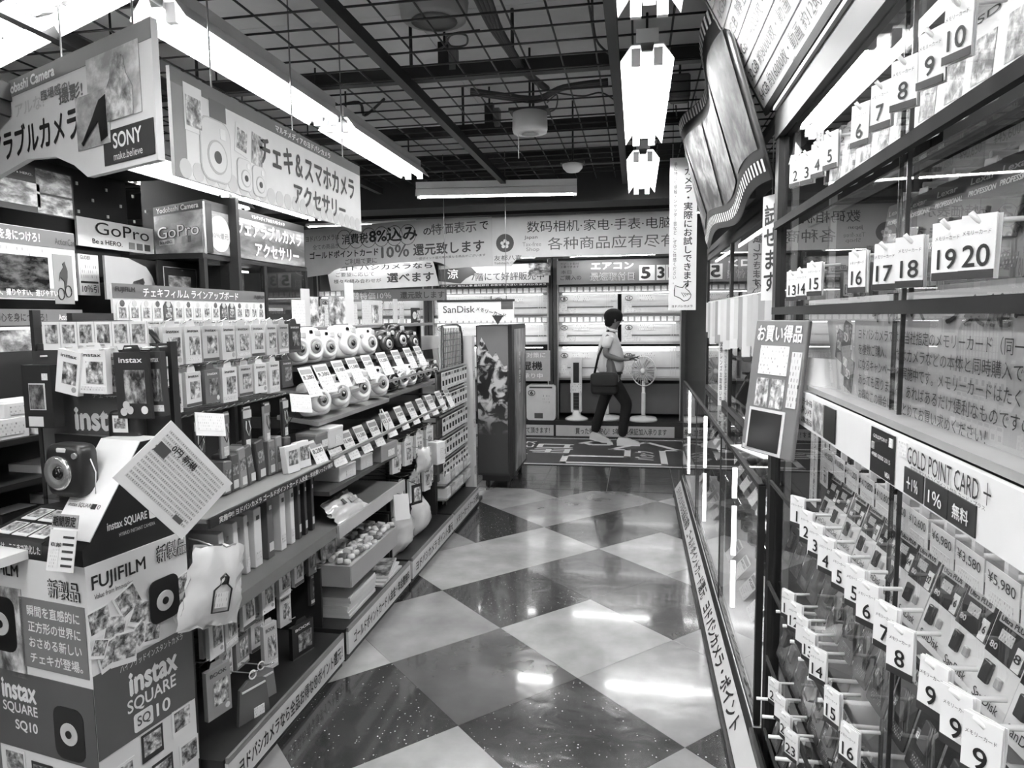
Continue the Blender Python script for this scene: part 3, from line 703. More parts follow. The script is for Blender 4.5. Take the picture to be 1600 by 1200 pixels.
# header strip with card adverts
hs = thing('header_sign', 'white card advertising strip across the middle of the memory card case', 'sign', RW(CW / 2, -.012, 1.328), RIGHT)
pan('strip', CW, .085, G(.72, .4), hs, 0, 0, 0, .01)
def hx(px, py=700): return CY - onx(px, py, CX).y - CW / 2
def hpan(name, x0, x1, z, h, mat, y=-.002): return pan(name, abs(x1 - x0), h, mat, hs, (x0 + x1) / 2, z, y)
a, b = hx(1375, 690), hx(1413, 700); hpan('card_print', a, b, 0, .078, G(.02, .3), -.003); txt('GOLDPOINT +', hs, (a + b) / 2, .026, (b - a) * .7, .006, WHITE, -.0045); txt('4980 0000 2015', hs, (a + b) / 2, -.006, (b - a) * .8, .007, WHITE, -.0045); txt('VISA', hs, b - .022, -.029, .024, .009, WHITE, -.0045, .03); hpan('card_chip', a + .008, a + .02, .008, .012, G(.6, .3, .5), -.0045); hpan('card_emblem', b - .02, b - .006, .026, .014, fine(.1, .8, 3, 3), -.0045)
a, b = hx(1299, 640), hx(1317, 650); hpan('card_print', a, b, -.0, .072, G(.02, .3), -.003); a, b = hx(1281, 635), hx(1297, 640); hpan('picture_panel', a, b, 0, .07, photo(.1, .7), -.003)
txt('メモリーカードも', hs, hx(1267), .022, .11, .016, INK, -.002, .02); txt('ポイントで', hs, hx(1267), -.0, .1, .02, INK, -.002, .02); txt('お得に買える', hs, hx(1268), -.024, .1, .016, INK, -.002, .02)
a, b = hx(1434, 700), hx(1568, 800); txt('GOLD POINT CARD ＋', hs, (a + b) / 2, .022, b - a, .028, INK, -.002, .0)
a, b = hx(1418, 690), hx(1432, 690); hpan('emblem', a, b, .026, .022, fine(.15, .75, 4, 4))
for x0, x1, s in ((1429, 1459, '＋1％'), (1464, 1500, '1％'), (1503, 1547, '無料')):
    a, b = hx(x0, 720), hx(x1, 750); hpan('offer_box', a, b, -.019, .04, G(.04), -.002); txt(s, hs, (a + b) / 2, -.02, (b - a) * .6, .02, WHITE, -.0035, .03)
a, b = hx(1440, 700), hx(1560, 790); txt('年間利用でもれなくポイント付与 カード・プラス', hs, (a + b) / 2, .004, b - a, .006, INK, -.002)
# ---------------------------------------------------------------- campaign poster behind the glass
py0, py1 = onx(1262, 520, .46).y, .86
w = py0 - py1; h = .215
po = thing('campaign_poster', 'dark grey memory card campaign poster behind the glass', 'poster', (.462, (py0 + py1) / 2, 1.49), RIGHT)
pan('sheet', w, h, G(.4, .3), po, 0, 0, 0, .003); pan('sheet_edge', w, .012, G(.45), po, 0, h / 2 - .006, -.001)
def pxx(px, py): return (py0 + py1) / 2 - onx(px, py, .46).y
txt('キャンペーン実施中', po, pxx(1460, 480), .075, pxx(1548, 480) - pxx(1335, 480), .045, G(.015), -.002, .05)
for k, s in enumerate(('ヨドバシカメラでは、当社指定のメモリーカード（同一商品', 'を複数ご購入、またはカメラなどの本体と同時購入で割引', 'になるキャンペーンを実施中です。メモリーカードはたくさん', 'あっても困りません。あればあるだけ便利なものですので', 'お得なこの機会に、まとめてお買い求めください！')):
    x0, x1 = pxx(1341, 540 + 20 * k), w / 2 * .97
    if k == 4: x1 = pxx(1540, 680)
    txt(s, po, (x0 + x1) / 2, .030 - k * .031, x1 - x0, .023, G(.01), -.002, .012)
for px, z, s in ((1312, .0, 'CARD'), (1322, .02, 'SD'), (1322, -.035, 'CARD'), (1327, -.06, 'SD')):
    x = pxx(px, 550)
    ob('card_drawing', prism([(-.03, -.035), (.03, -.035), (.03, .035), (-.018, .035), (-.03, .022)], .001, 'sdshape'), G(.05), po, (x, -.002, z), (0, radians(12), 0)); txt(s, po, x, z, .03, .02, G(.6), -.004, .02, ang=radians(-12))
# ---------------------------------------------------------------- order cards on hooks outside the glass
def tag_mesh(): return prism([(-.021, -.036), (.021, -.036), (.021, .036), (-.021, .036)], .0008, 'tagcard')
HOOK = G(.75, .25)
def hook(x, z, l, parent=case, y=.01, mat=None):
    """wire display hook, tip turned up"""
    k = ('hook', l)
    if k not in MESH: MESH[k] = tube([(0, 0, 0), (0, -l * .85, -.002), (0, -l, .008)], .0034, 6)
    ob('hook', MESH[k], mat or HOOK, parent, (x, y, z))
def order_card(px, py, num, row, k, X=.385, sc_=1.0, n=3):
    p = onx(px, py, X); x = CY - p.y; z = p.z
    hook(x, z + .03 * sc_, .06)
    lab = 'white order card %s, %s from the post in the %s row' % ('numbered ' + num if num else 'without a number', ORD[k], row)
    t = thing('order_card', lab, 'card', (CX - .042, p.y, z), RIGHT + .5 + random.uniform(-.12, .12), 'order cards')
    t.scale = (sc_, sc_, sc_)
    for i in range(n):
        ob('card', tag_mesh(), G(.82 - .05 * i, .5), t, (random.uniform(-.002, .002), .0035 * i, 0), (0, random.uniform(-.05, .05), 0))
    pan('foot_strip', .042, .010, G(.05), t, 0, -.031, -.0012, .001)
    if num: txt(num, t, 0, -.01, None, .025, INK, -.0015, .016)
    txt('メモリーカード', t, 0, .016, .034, .005, INK, -.0015)
for k, (px, py, s) in enumerate(((1248, 268, '2'), (1266, 262, '3'), (1283, 250, '4'), (1303, 235, '5'), (1350, 195, '6'), (1383, 165, '7'), (1420, 130, '8'), (1463, 90, '9'), (1506, 45, '10'))): order_card(px, py, s, 'top', k)
for k, (px, py, s) in enumerate(((1243, 447, '13'), (1258, 444, '14'), (1278, 436, '15'), (1346, 425, '16'), (1390, 417, '17'), (1430, 409, '18'), (1490, 392, '19'), (1537, 385, '20'))): order_card(px, py, s, 'middle', k)
for k, (px, py, s) in enumerate(((1240, 800, '1'), (1254, 824, '2'), (1268, 845, '3'), (1284, 868, '4'), (1305, 893, '5'), (1328, 918, '5'), (1347, 945, '6'), (1374, 980, '7'), (1397, 1018, '8'), (1445, 1075, '9'), (1483, 1125, '9'), (1520, 1172, '9'))): order_card(px, py, s, 'lower', k, X=.37, sc_=1.02)
for k, (px, py, s) in enumerate(((1225, 945, '11'), (1236, 965, '12'), (1246, 987, ''), (1257, 1010, '13'), (1271, 1040, '14'), (1292, 1105, '15'), (1318, 1165, '16'))): order_card(px, py, s, 'second lowest', k, X=.37)
for k, (px, py, s) in enumerate(((1204, 1082, '21'), (1213, 1108, ''), (1221, 1135, '22'), (1230, 1165, '23'))): order_card(px, py, s, 'lowest', k, X=.37)
# ---------------------------------------------------------------- blister packs inside
def blister(loc, rz, label, w, h, style, num='', title='', tilt=0.0, group=None, brand='SanDisk'):
    t = thing('memory_card_pack', label, 'memory card', loc, 0, group, rot=(tilt, 0, rz))
    light, dark = G(.74, .35), G(.03, .3)
    ob('backing_card', prism(rrect(w, h, .005, 2), .0025, ('bc', w, h)), light if style == 'sd' else dark if style == 'dark' else G(.78, .3), t, (0, 0, -h / 2))
    if style == 'sd':
        pan('dark_header', w * .97, h * .5, G(.035, .3), t, 0, -h * .26, -.0008, .0008)
        pan('title_bar', w * .8, h * .09, G(.45), t, 0, -h * .16, -.0016, .0008); txt(title, t, 0, -h * .16, w * .68, h * .05, BLACK, -.003, .02)
        txt('80', t, -w * .3, -h * .42, w * .2, h * .06, WHITE, -.002, .03); pan('size_plate', w * .2, h * .2, G(.75), t, w * .33, -h * .4, -.0016, .0008); txt(num, t, w * .33, -h * .39, w * .16, h * .08, INK, -.003, .02)
        pan('feature_marks', w * .36, h * .1, fine(.03, .5, 3, 3), t, -w * .08, -h * .3, -.0014, .0006)
        ob('card_blister', boxc(w * .24, .006, h * .2, .002), G(.07, .25), t, (-w * .2, -.003, -h * .66)); ob('adapter', boxc(w * .15, .005, h * .1, .002), G(.4, .3), t, (w * .14, -.0025, -h * .68))
        txt(brand, t, -w * .02, -h * .89, w * .72, h * .085, INK, -.001)
    elif style == 'dark':
        txt(brand, t, -w * .1, -h * .1, w * .6, h * .06, G(.6), -.001, .02)
        ob('card_blister', boxc(w * .36, .008, h * .32, .002), G(.12, .2), t, (w * .05, -.004, -h * .52), (0, .1, 0)); pan('size_plate', w * .22, h * .12, G(.3), t, -w * .28, -h * .6, -.001, .0008); txt(num, t, -w * .28, -h * .6, w * .16, h * .07, G(.8), -.003, .02)
        txt('PROFESSIONAL', t, w * .0, -h * .21, w * .8, h * .05, G(.5), -.001, .02); pan('spec_print', w * .6, h * .12, fine(.55, .04, 5, 4), t, 0, -h * .86, -.0005, .0005)
    else:
        pan('window', w * .55, h * .42, photo(.1, .8), t, 0, -h * .55, -.001, .001); txt(brand, t, 0, -h * .16, w * .6, h * .07, INK, -.001); pan('spec_print', w * .8, h * .14, fine(.2, .8, 5, 4), t, 0, -h * .88, -.0008, .0008)
    ob('hang_tab', boxc(w * .3, .002, .012), G(.6), t, (0, .001, .005))
    return t
sdY = [1.80, 1.71, 1.61, 1.51, 1.415, 1.335, 1.25, 1.155, 1.065, .975, .885]
for k, y in enumerate(sdY):
    ob('hook', cyl(.006, .25, 8, axis='y'), G(.85, .3), case, (CY - y, .31, 1.185)); 
    blister((.5, y, 1.175), RIGHT + .06, 'white and dark memory card pack, %s from the post on the upper pegs' % ORD[k], .082, .15, 'sd', ['32', '64', '64', '32', '64', '64', '32', '16', '16', '8', '8'][k], 'Extreme' if k < 4 else 'Ultra PLUS', radians(-17), 'upper peg memory cards')
    t = thing('price_card', 'yen price card %s from the post above the memory card packs' % ORD[k], 'price card', (.468, y - .01, 1.203), RIGHT, 'price cards above memory cards')
    pan('card', .085, .05, G(.7), t, 0, 0, 0, .001); txt(['¥9,800', '¥10,800', '¥11,200', '¥10,800', '¥10,800', '¥12,600', '¥12,600', '¥6,980', '¥3,580', '¥5,980', '¥2,480'][k], t, .0, .008, .07, .017, INK, -.001, .0); pan('small_print', .06, .016, fine(.2, .7, 6, 3), t, 0, -.018, -.0006, .0006)
    ob('card_clip', boxc(.01, .012, .07), G(.6), case, (CY - y + .01, .058, 1.255))
for r, (z, nm, X) in enumerate(((.965, 'second', .48), (.66, 'third', .47), (.38, 'bottom', .46))):
    for k in range(15):
        y = 2.12 - k * .098
        ob('hook', cyl(.005, .25, 8, axis='y'), G(.8, .3), case, (CY - y, .3 - .05 * r, z + .01))
        blister((X, y, z), RIGHT + .05, 'dark memory card pack, %s from the post on the %s peg row' % (ORD[k], nm), .08, .145, 'dark', ['16', '32', '8', '64'][k % 4], '', radians(-15), 'dark memory cards', 'Lexar' if r else 'SONY')
for k, (px, py) in enumerate(((1300, 235), (1322, 215), (1345, 195), (1372, 165), (1402, 135), (1440, 100), (1482, 60), (1525, 20), (1580, -20))):
    y = onx(px, py, .5).y
    ob('hook', cyl(.004, .2, 8, axis='y'), G(.6, .3, .5), case, (CY - y, .3, 2.045))
    blister((.52, y, 2.035), RIGHT + .1, 'pale blister pack %s from the post on the top level of the case' % ORD[k], .1, .165, 'pale', '', '', radians(-4), 'top level packs', 'Transcend'[:0] or 'SD')
for k, (px, py) in enumerate(((1405, 372), (1440, 350), (1487, 330), (1545, 300), (1600, 280))):
    p = onx(px, py, .56)
    ob('hook', cyl(.006, .22, 8, axis='y'), G(.8, .3), case, (CY - p.y, .36, 1.815))
    blister((.56, p.y, 1.80), RIGHT + .05, 'dark glossy professional card pack, %s from the left on the middle level' % ORD[k], .125, .19, 'dark', ['8', '16', '32', '64', '128'][k], '', radians(-8), 'middle level dark packs', 'Lexar')
    t = thing('price_card', 'yen price card %s from the left above the dark glossy packs' % ORD[k], 'price card', (.63, p.y - .03, 1.86), RIGHT, 'price cards on the middle level')
    pan('card', .11, .07, G(.4), t, 0, 0, 0, .001); txt(['¥37,880', '¥90,650', '¥45,600', '¥27,250', '¥350'][k], t, 0, .008, .09, .022, INK, -.001); ob('stand', boxc(.01, .01, .05), G(.5), t, (0, .008, -.02))
for k, (px, py0_, py1_, s) in enumerate(((1268, 665, 790, 'ポイントカードで更にお得'), (1285, 640, 760, '10％還元'), (1278, 170, 245, '使用上のご注意'))):
    a, b = onx(px, py0_, .47), onx(px, py1_, .47)
    t = thing('notice_sheet', ['tall white notice with vertical lettering inside the case by the post', 'white ten percent notice beside the tall notice in the case', 'small white caution notice on the top level of the case'][k], 'notice', (.475, (a.y + b.y) / 2, (a.z + b.z) / 2), RIGHT)
    hh = a.z - b.z; pan('sheet', .07, hh, G(.7), t, 0, 0, 0, .002); txt(s, t, .014, 0, .018, hh * .9, INK, vert=True, bold=.03); txt('ゴールドポイントカード会員', t, -.016, 0, .01, hh * .9, INK, vert=True)
    ob('sheet_clip', boxc(.02, .02, .012), G(.3), t, (0, .01, hh / 2))
# ---------------------------------------------------------------- pop display clipped on the case front
t = thing('pop_display', 'grey promotional stand board with dark screen clipped to the case post', 'sign', (.33, 1.86, 1.21), radians(-62), rot=(radians(-7), 0, radians(-62)))
pan('board', .2, .35, G(.2), t, 0, .165, 0, .012, bev=.004); txt('お買い得品', t, 0, .305, .17, .045, WHITE, -.002, .05)
pan('text_panel', .11, .075, fine(.2, .8, 5, 8), t, -.01, .235, -.002); pan('photo_panel', .05, .075, photo(.05, .8), t, -.04, .15, -.002); pan('photo_panel', .05, .075, photo(.05, .8), t, .02, .15, -.002)
pan('side_print', .035, .14, fine(.1, .6, 2, 9), t, .075, .19, -.002); pan('screen', .12, .1, G(.05, .1), t, -.01, .05, -.004, .004); pan('screen_rim', .14, .115, G(.6), t, -.01, .05, -.002, .002); pan('brand_plate', .04, .012, G(.6), t, -.07, -.0, -.002)
ob('bracket', box(.16, .006, .13), G(.6, .4), t, (.14, .03, .12)); ob('bracket_arm', boxc(.02, .09, .02), G(.5), t, (.03, .05, .1))
# ================================================================ price poster leaning out above the case
a, b = Vector((.41, 2.45, 2.22)), Vector((.41, 1.55, 2.22)); lean = radians(28)
w, h = .9, .46
t = thing('price_poster', 'white recording time price list poster leaning out above the case', 'poster', (.41, 2.0, 2.22), 0, rot=(lean, 0, RIGHT))
pan('sheet', w, h, G(.5), t, 0, h / 2, 0, .006); pan('frame_edge', w + .03, .02, G(.04), t, 0, 0, -.002, .012); pan('frame_edge', .02, h, G(.04), t, -w / 2, h / 2, -.002, .012); ob('mount_arm', boxc(.03, .1, .03), G(.05), t, (0, .05, 0))
for k, s in enumerate(('SDカード 撮影枚数の目安', '4GB 静止画 約1000枚', '8GB 静止画 約2000枚', '16GB 約4000枚・動画 約3時間', '32GB 約8000枚・動画 約6時間', '64GB 約16000枚・動画 約12時間')):
    txt(s, t, -.02, h * .88 - k * .072, .78, .042, INK, -.002, .01)
    if k: pan('rule_line', .82, .003, INK, t, -.02, h * .88 - k * .072 + .036, -.0015, .001)
# ================================================================ film strip decoration along the top
def film_pt(s, v, off=0.0):
    """s along the aisle, v 0 bottom .. 1 top"""
    wv = sin((s - 2.35) * 2 * pi / 1.25)
    x = .43 - v * .17 - .035 * wv * (.35 + v * .65); z = 1.99 + v * .58 + .02 * wv
    return Vector((x - off, s, z))
fs = thing('film_strip_decoration', 'giant wavy film strip decoration with nature pictures above the right cases', 'decoration', (0, 0, 0))
N = 72; v = []; f = []
for i in range(N + 1):
    s = 2.36 + (4.52 - 2.36) * i / N
    for q in range(5): v.append(film_pt(s, q / 4))
for i in range(N):
    for q in range(4): a_ = i * 5 + q; f.append((a_, a_ + 5, a_ + 6, a_ + 1))
me = mesh('film', v, f, True); fb = ob('film_base', me, G(.07, .35), fs); md = fb.modifiers.new('thick', 'SOLIDIFY'); md.thickness = .006
k = 0; s = 2.42
while s < 4.1:
    v = []; f = []; n = 8
    for i in range(n + 1):
        for q in range(5): v.append(film_pt(s + .45 * i / n, .17 + .66 * q / 4, .012))
    for i in range(n):
        for q in range(4): a_ = i * 5 + q; f.append((a_, a_ + 5, a_ + 6, a_ + 1))
    ob('film_frame', mesh('frame', v, f, True), photo(.002, .17, 8.0, .7, .52, 'Object'), fs); s += .53; k += 1
for vv in (.045, .915):
    s = 2.4
    while s < 4.48:
        ob('perforation', mesh('perf', [film_pt(s + a_, vv + b_, .011) for a_, b_ in ((0, 0), (.026, 0), (.026, .07), (0, .07))], [(0, 1, 2, 3)]), G(.7), fs); s += .052
for s in (2.6, 3.4, 4.2):
    p = film_pt(s, .9); ob('hanger_wire', cyl(.003, 2.95 - p.z, 6), G(.1), fs, (p.x + .01, s, p.z))

# ================================================================ low glass counter on the right
KX, K0, K1, KH = .40, 2.345, 6.1, 1.0
ct = thing('glass_counter', 'long low glass showcase counter along the right of the aisle', 'counter', (KX, K1, 0), RIGHT)
KL = K1 - K0; KD = .5
ob('base', box(KL, KD + .0, .16), G(.03, .35), ct, (KL / 2, KD / 2, 0)); ob('base_return', box(.35, .012, .16), G(.03, .35), ct, (KL + .175, -.006, 0)); ob('toe_board', box(KL + .35, .075, .028), G(.02, .5), ct, (KL / 2 + .175, -.0375, 0))
strip = ob('lettering_strip', boxc(KL + .34, .004, .095), G(.52), ct, (KL / 2 + .17, -.036, .084), (-.55, 0, 0)); ob('strip_border', boxc(KL + .34, .005, .035), G(.015), ct, (KL / 2 + .17, -.002, .139), (-.55, 0, 0)); SN = Vector((0, -cos(.55), sin(.55)))
for x, s in ((.7, 'ヨドバシカメラなら全品お得な'), (1.9, 'ゴールドポイントカード還元'), (3.1, 'ヨドバシカメラ・ポイント')): ob('lettering', glyphs(s, .03)[0], INK, ct, Vector((x, -.036, .084)) + SN * .004, (-.55, 0, 0), (1.1, 1, .07))
ob('inner_floor', box(KL, KD, .01), G(.7, .4), ct, (KL / 2, KD / 2, .16))
ob('back_panel', box(KL, .01, .84), G(.3, .4), ct, (KL / 2, KD, .16))
posts = [0, 6.1 - 4.76, 6.1 - 3.4, KL]
for x in posts:
    ob('post', box(.022, .022, .84), FR, ct, (min(max(x, .012), KL - .012), .012, .16)); ob('post', box(.022, .022, .84), FR, ct, (min(max(x, .012), KL - .012), KD - .012, .16))
for y in (.012, KD - .012): ob('top_rail', box(KL, .022, .016), FR, ct, (KL / 2, y, KH - .016)); ob('bottom_rail', box(KL, .02, .02), FR, ct, (KL / 2, y, .165))
for i in range(3):
    a, b = posts[i] + .012, posts[i + 1] - .012
    ob('glass_pane', boxc(b - a, .005, .8), glass(.97, 1.5), ct, ((a + b) / 2, .006, .585)); ob('glass_top', boxc(b - a, KD - .03, .006), glass(.96, 1.5), ct, ((a + b) / 2, KD / 2, KH - .002))
    ob('glass_shelf', boxc(b - a - .01, KD - .14, .006), glass(.93, 1.45), ct, ((a + b) / 2, KD / 2 + .05, .62))
ob('glass_pane', boxc(.005, KD - .03, .8), glass(.97, 1.5), ct, (.004, KD / 2, .585))
VL = emit(LAMP * .16)
for x, zs in ((.10, ((.56, .95),)), (.12 + posts[1], ((.2, .52), (.56, .9))), (.14 + posts[2], ((.2, .42), (.45, .68), (.72, .86))), (.07, ((.2, .52),))):
    for z0, z1 in zs: ob('light_tube', cyl(.011, z1 - z0, 10), VL, ct, (x, .05, z0))
def KW(x, y, z): return (KX + y, K1 - x, z)
def camera_body(loc, rz, label, s=1.0, cat='camera', group=None, dark=True, name='compact_camera'):
    t = thing(name, label, cat, loc, rz, group); t.scale = (s, s, s); c = G(.03, .4) if dark else G(.6, .35)
    ob('body', box(.13, .05, .085, .01, 2), c, t); ob('grip', box(.03, .03, .07, .008, 2), c, t, (-.05, -.03, .004)); ob('prism_hump', box(.05, .045, .03, .008, 2), c, t, (0, 0, .08))
    ob('lens_barrel', lathe([(.036, 0), (.036, .03), (.033, .05), (.026, .052)], 18, 'y'), G(.05, .3), t, (.01, -.02, .045)); ob('lens_glass', lathe([(.024, 0), (.015, .004), (.0, .005)], 16, 'y'), G(.01, .05), t, (.01, -.07, .045))
    ob('shutter_button', cyl(.007, .006, 10), G(.5, .3, .6), t, (-.05, -.01, .085))
    return t
def slip(loc, rz, label, w, h, tilt=-.5, group=None, ink=.15, name='price_card', txts=None, dark=False):
    """leaning price card with printed lines and a wedge foot"""
    t = thing(name, label, 'price card', loc, 0, group, rot=(tilt, 0, rz))
    pan('card', w, h, G(.62), t, 0, h / 2, 0, .0015); pan('printed_lines', w * .86, h * .5, fine(ink, .66, 5, 5, .5, 0.0), t, 0, h * .3, -.0007, .0006)
    pan('title_strip', w * .86, h * .16, G(.12 if dark else .3), t, 0, h * .84, -.0007, .0006)
    if txts: txt(txts, t, 0, h * .64, w * .8, h * .15, INK, -.001, .02)
    ob('wedge_foot', prism([(0, 0), (.03, 0), (0, .02)], .02), G(.5), t, (-.01, .0015, .0), (0, 0, pi / 2))
    return t
n = 0
for seg in range(3):
    a, b = posts[seg], posts[seg + 1]; m = 5
    for i in range(m):
        x = a + (b - a) * (i + .5) / m
        slip(KW(x, .16, .626), RIGHT, 'price card on the glass shelf of the counter, %s from the far end' % ORD[n], .15, .11, -.6, 'counter shelf price cards', .1, txts='¥%d,800' % (12 + 7 * n))
        slip(KW(x + .06, .12, .172), RIGHT, 'price card on the floor of the counter, %s from the far end' % ORD[n], .16, .12, -.7, 'counter floor price cards', .1, txts='¥%d,500' % (9 + 5 * n))
        camera_body(KW(x, .33, .626), RIGHT + .3, 'dark compact camera on the counter glass shelf, %s from the far end' % ORD[n], .95, group='counter cameras')
        camera_body(KW(x + .1, .34, .172), RIGHT + .5, 'dark camera on the counter floor, %s from the far end' % ORD[n], 1.0, group='counter cameras')
        n += 1
# ---------------------------------------------------------------- things on the counter
t = tag(ob('paper_sheet', box(.22, .3, .002), G(.72), None, (.55, 2.95, KH + .002), (0, 0, .3)), 'white paper sheet lying on the near end of the glass counter', 'paper')
t = thing('notice_stand', 'narrow white stand with vertical lettering on the glass counter', 'sign', (.555, 4.42, KH + .002), RIGHT + .9)
ob('panel', box(.1, .05, .42), G(.68), t); [txt(s, t, x, .21, .018, .38, INK, -.027, .02, vert=True) for x, s in ((-.03, '交換レンズお取扱い中'), (0, '店員にお申し付け下さい'), (.03, '下取りも実施しています'))]
for k, (y, z_, lab) in enumerate(((3.35, .28, 'black slanted software display box with a small white letter on the counter'), (4.05, .2, 'smaller black slanted display box behind the lettered one'))):
    t = thing('display_box', lab, 'display box', (.68, y, KH + .012), RIGHT)
    pr = [(-.3, 0), (.3, 0), (.3, z_), (.24, z_)]
    ob('body', prism(pr, .22), G(.02, .3), t, (0, -.1, 0)); 
    d = Vector((.54, 0, z_)); L = d.length; o_ = ob('printed_edge', boxc(L, .03, .012), photo(.05, .7, 4), t, (-.03, -.095, z_ / 2 + .004), (0, -atan2(z_, .54), 0))
    if k == 0: pan('logo_tile', .05, .05, G(.05), t, .18, .1, -.103); txt('A', t, .18, .105, .03, .03, WHITE, -.106, .02); pan('small_print', .05, .008, fine(.7, .05, 5, 2), t, .18, .065, -.103)
# ================================================================ upper glass case set back above the counter
UX, U0, U1 = .52, 2.40, 5.45
uc = thing('glass_cabinet', 'tall dark glass fronted case standing behind the counter', 'display case', (UX, U1, 0), RIGHT); UL = U1 - U0
ob('back_panel', box(UL, .02, 2.05), G(.06), uc, (UL / 2, .5, 0)); ob('top_panel', box(UL, .5, .05), G(.04), uc, (UL / 2, .25, 2.0)); ob('lower_cabinet', box(UL, .08, 1.0), G(.04), uc, (UL / 2, .46, 0))
for x in (0.02, 1.33, UL - .02): ob('post', box(.04, .04, 2.0), FR, uc, (x, .4 if False else .02, 1.01) if False else (x, .02, 0))
for a, b in ((.04, 1.31), (1.35, UL - .04)): ob('glass_pane', boxc(b - a, .005, .94), glass(.9, 1.55), uc, ((a + b) / 2, .012, 1.49))
ob('top_rail', box(UL, .03, .05), FR, uc, (UL / 2, .015, 1.96)); ob('bottom_rail', box(UL, .03, .03), FR, uc, (UL / 2, .015, 1.005)); ob('shelf', box(UL - .06, .36, .01), G(.2), uc, (UL / 2, .24, 1.3)); ob('shelf', box(UL - .06, .36, .01), G(.2), uc, (UL / 2, .24, 1.62))
ob('light_strip', boxc(UL - .1, .015, .012), emit(LAMP * .1), uc, (UL / 2, .06, 1.955))
ob('leaflet_rail', cyl(.006, 2.5, 8, axis='x'), G(.5, .3, .6), uc, (.5, -.03, 1.645)); 
for q in (.5, 3.0): ob('rail_bracket', boxc(.012, .04, .012), G(.3), uc, (q, -.012, 1.645))
for k in range(18):
    y = 4.92 - k * .138
    hh = .2 + .09 * ((k * 7) % 5) / 5
    t = thing('hanging_leaflet', 'pale leaflet hung edge-on above the counter, %s from the far end' % ORD[k], 'leaflet', (.488, y, 1.643), RIGHT + radians(62 + 10 * sin(k)), 'leaflets hung above the counter')
    ob('sheet', boxc(.04, .004, hh), G([.55, .4, .62, .48, .3, .58, .5][k % 7], .5), t, (0, 0, -hh / 2)); ob('ring', tube([(.006 * cos(a), 0, .006 * sin(a)) for a in [2 * pi * i / 8 for i in range(8)]], .0015, 4, True), G(.6, .3, .6), t, (0, 0, -.001))
for k in range(8):
    y = 5.2 - k * .34
    camera_body((.72, y, 1.306), RIGHT + .2, 'dark camera in the upper case, lower shelf, %s from the far end' % ORD[k], 1.1, group='upper case cameras')
    camera_body((.74, y - .1, 1.626), RIGHT + .2, 'dark camera in the upper case, upper shelf, %s from the far end' % ORD[k], 1.0, group='upper case cameras')
t = thing('hanging_sign', 'narrow vertical sign with heavy lettering beside the tall case post', 'sign', (.455, 2.55, 1.79), RIGHT + .5)
pan('sheet', .09, .36, G(.6), t, 0, 0, 0, .003); txt('試せます', t, 0, 0, .07, .3, INK, vert=True, bold=.04); ob('hanger_wire', cyl(.002, .2, 6), G(.3), t, (0, .002, .17))

# ================================================================ left gondola shelving
LX = -1.33
BASES = [(1.9, 2.81, 'near', 'ヨドバシカメラなら全品お得な⑩ポイント還元！'), (2.85, 3.745, 'second', 'ゴールドポイントカード 入会金・年会費無料'), (3.775, 4.71, 'third', 'ヨドバシカメラ ポイント還元'), (4.73, 5.53, 'far', 'メモリーカード ケース 各種')]
units = []
for k, (y0, y1, nm, s) in enumerate(BASES):
    W = y1 - y0
    t = thing('gondola_shelf', '%s dark gondola shelving unit along the left of the aisle' % nm, 'shelving', (LX, y0, 0), LEFT); units.append(t)
    ob('base', box(W, .5, .15), G(.04, .4), t, (W / 2, .22, 0)); ob('back_panel', box(W, .02, 1.5), G(.06, .5), t, (W / 2, .46, .0))
    pan('lettering_strip', W - .01, .105, G(.6), t, W / 2, .085, -.045, .012); txt(s, t, W * .52, .085, W * .9, .06, INK, -.047, .03)
    pan('edge_rail', W - .01, .02, G(.25, .3), t, W / 2, .148, -.046, .01)
    for x in (.012, W - .012): ob('upright', box(.024, .03, 1.5), G(.05, .3), t, (x, .44, 0))
    if k: 
        for x in (.008, W - .008): ob('end_panel', box(.012, .36, .28), G(.04), t, (x, .26, .15))
U1, U2, U3, U4 = units
# ---- near unit: rails, shelves
for z in (1.555, 1.405, 1.235): ob('hook_rail', box(.88, .02, .035), G(.02), U1, (.455, .43, z))
for z, lip, c in ((.945, .03, .03), (.645, .045, .2)):
    ob('shelf', box(.9, .44, .014), G(.22, .5), U1, (.455, .2, z - .014)); ob('shelf_lip', box(.9, .012, lip), G(c, .4), U1, (.455, -.022, z - lip))
txt('実施中!! ヨドバシカメラ ゴールドポイントカード 入会金・年会費いっさい無料', U1, .47, .93, .84, .022, G(.75), -.03, .04)
ob('frame_tube', tube([(.0, .1, .9), (.0, .1, 1.48), (.0, .13, 1.53), (.0, .2, 1.555), (0, .42, 1.555)], .011, 8), G(.015, .3), U1)
ob('wire_grid_rod', cyl(.003, .9, 6, axis='x'), G(.15), U1, (0, .30, .6))
for i in range(18): ob('wire_grid_rod', cyl(.002, .44, 6), G(.1), U1, (.02 + i * .05, .3, .17))
for i in range(8): ob('wire_grid_rod', cyl(.002, .9, 6, axis='x'), G(.1), U1, (0, .3, .2 + i * .05))
for x in (.02, .88): ob('grid_bracket', box(.012, .16, .012), G(.1), U1, (x, .38, .58))
def lhook(unit, Y0, Y, z, l, d0=.42): 
    k = ('lhook', l)
    if k not in MESH: MESH[k] = tube([(0, 0, 0), (0, -l * .9, 0), (0, -l, .012)], .003, 6)
    ob('hook', MESH[k], G(.6, .25, .8), unit, (Y - Y0, d0, z))
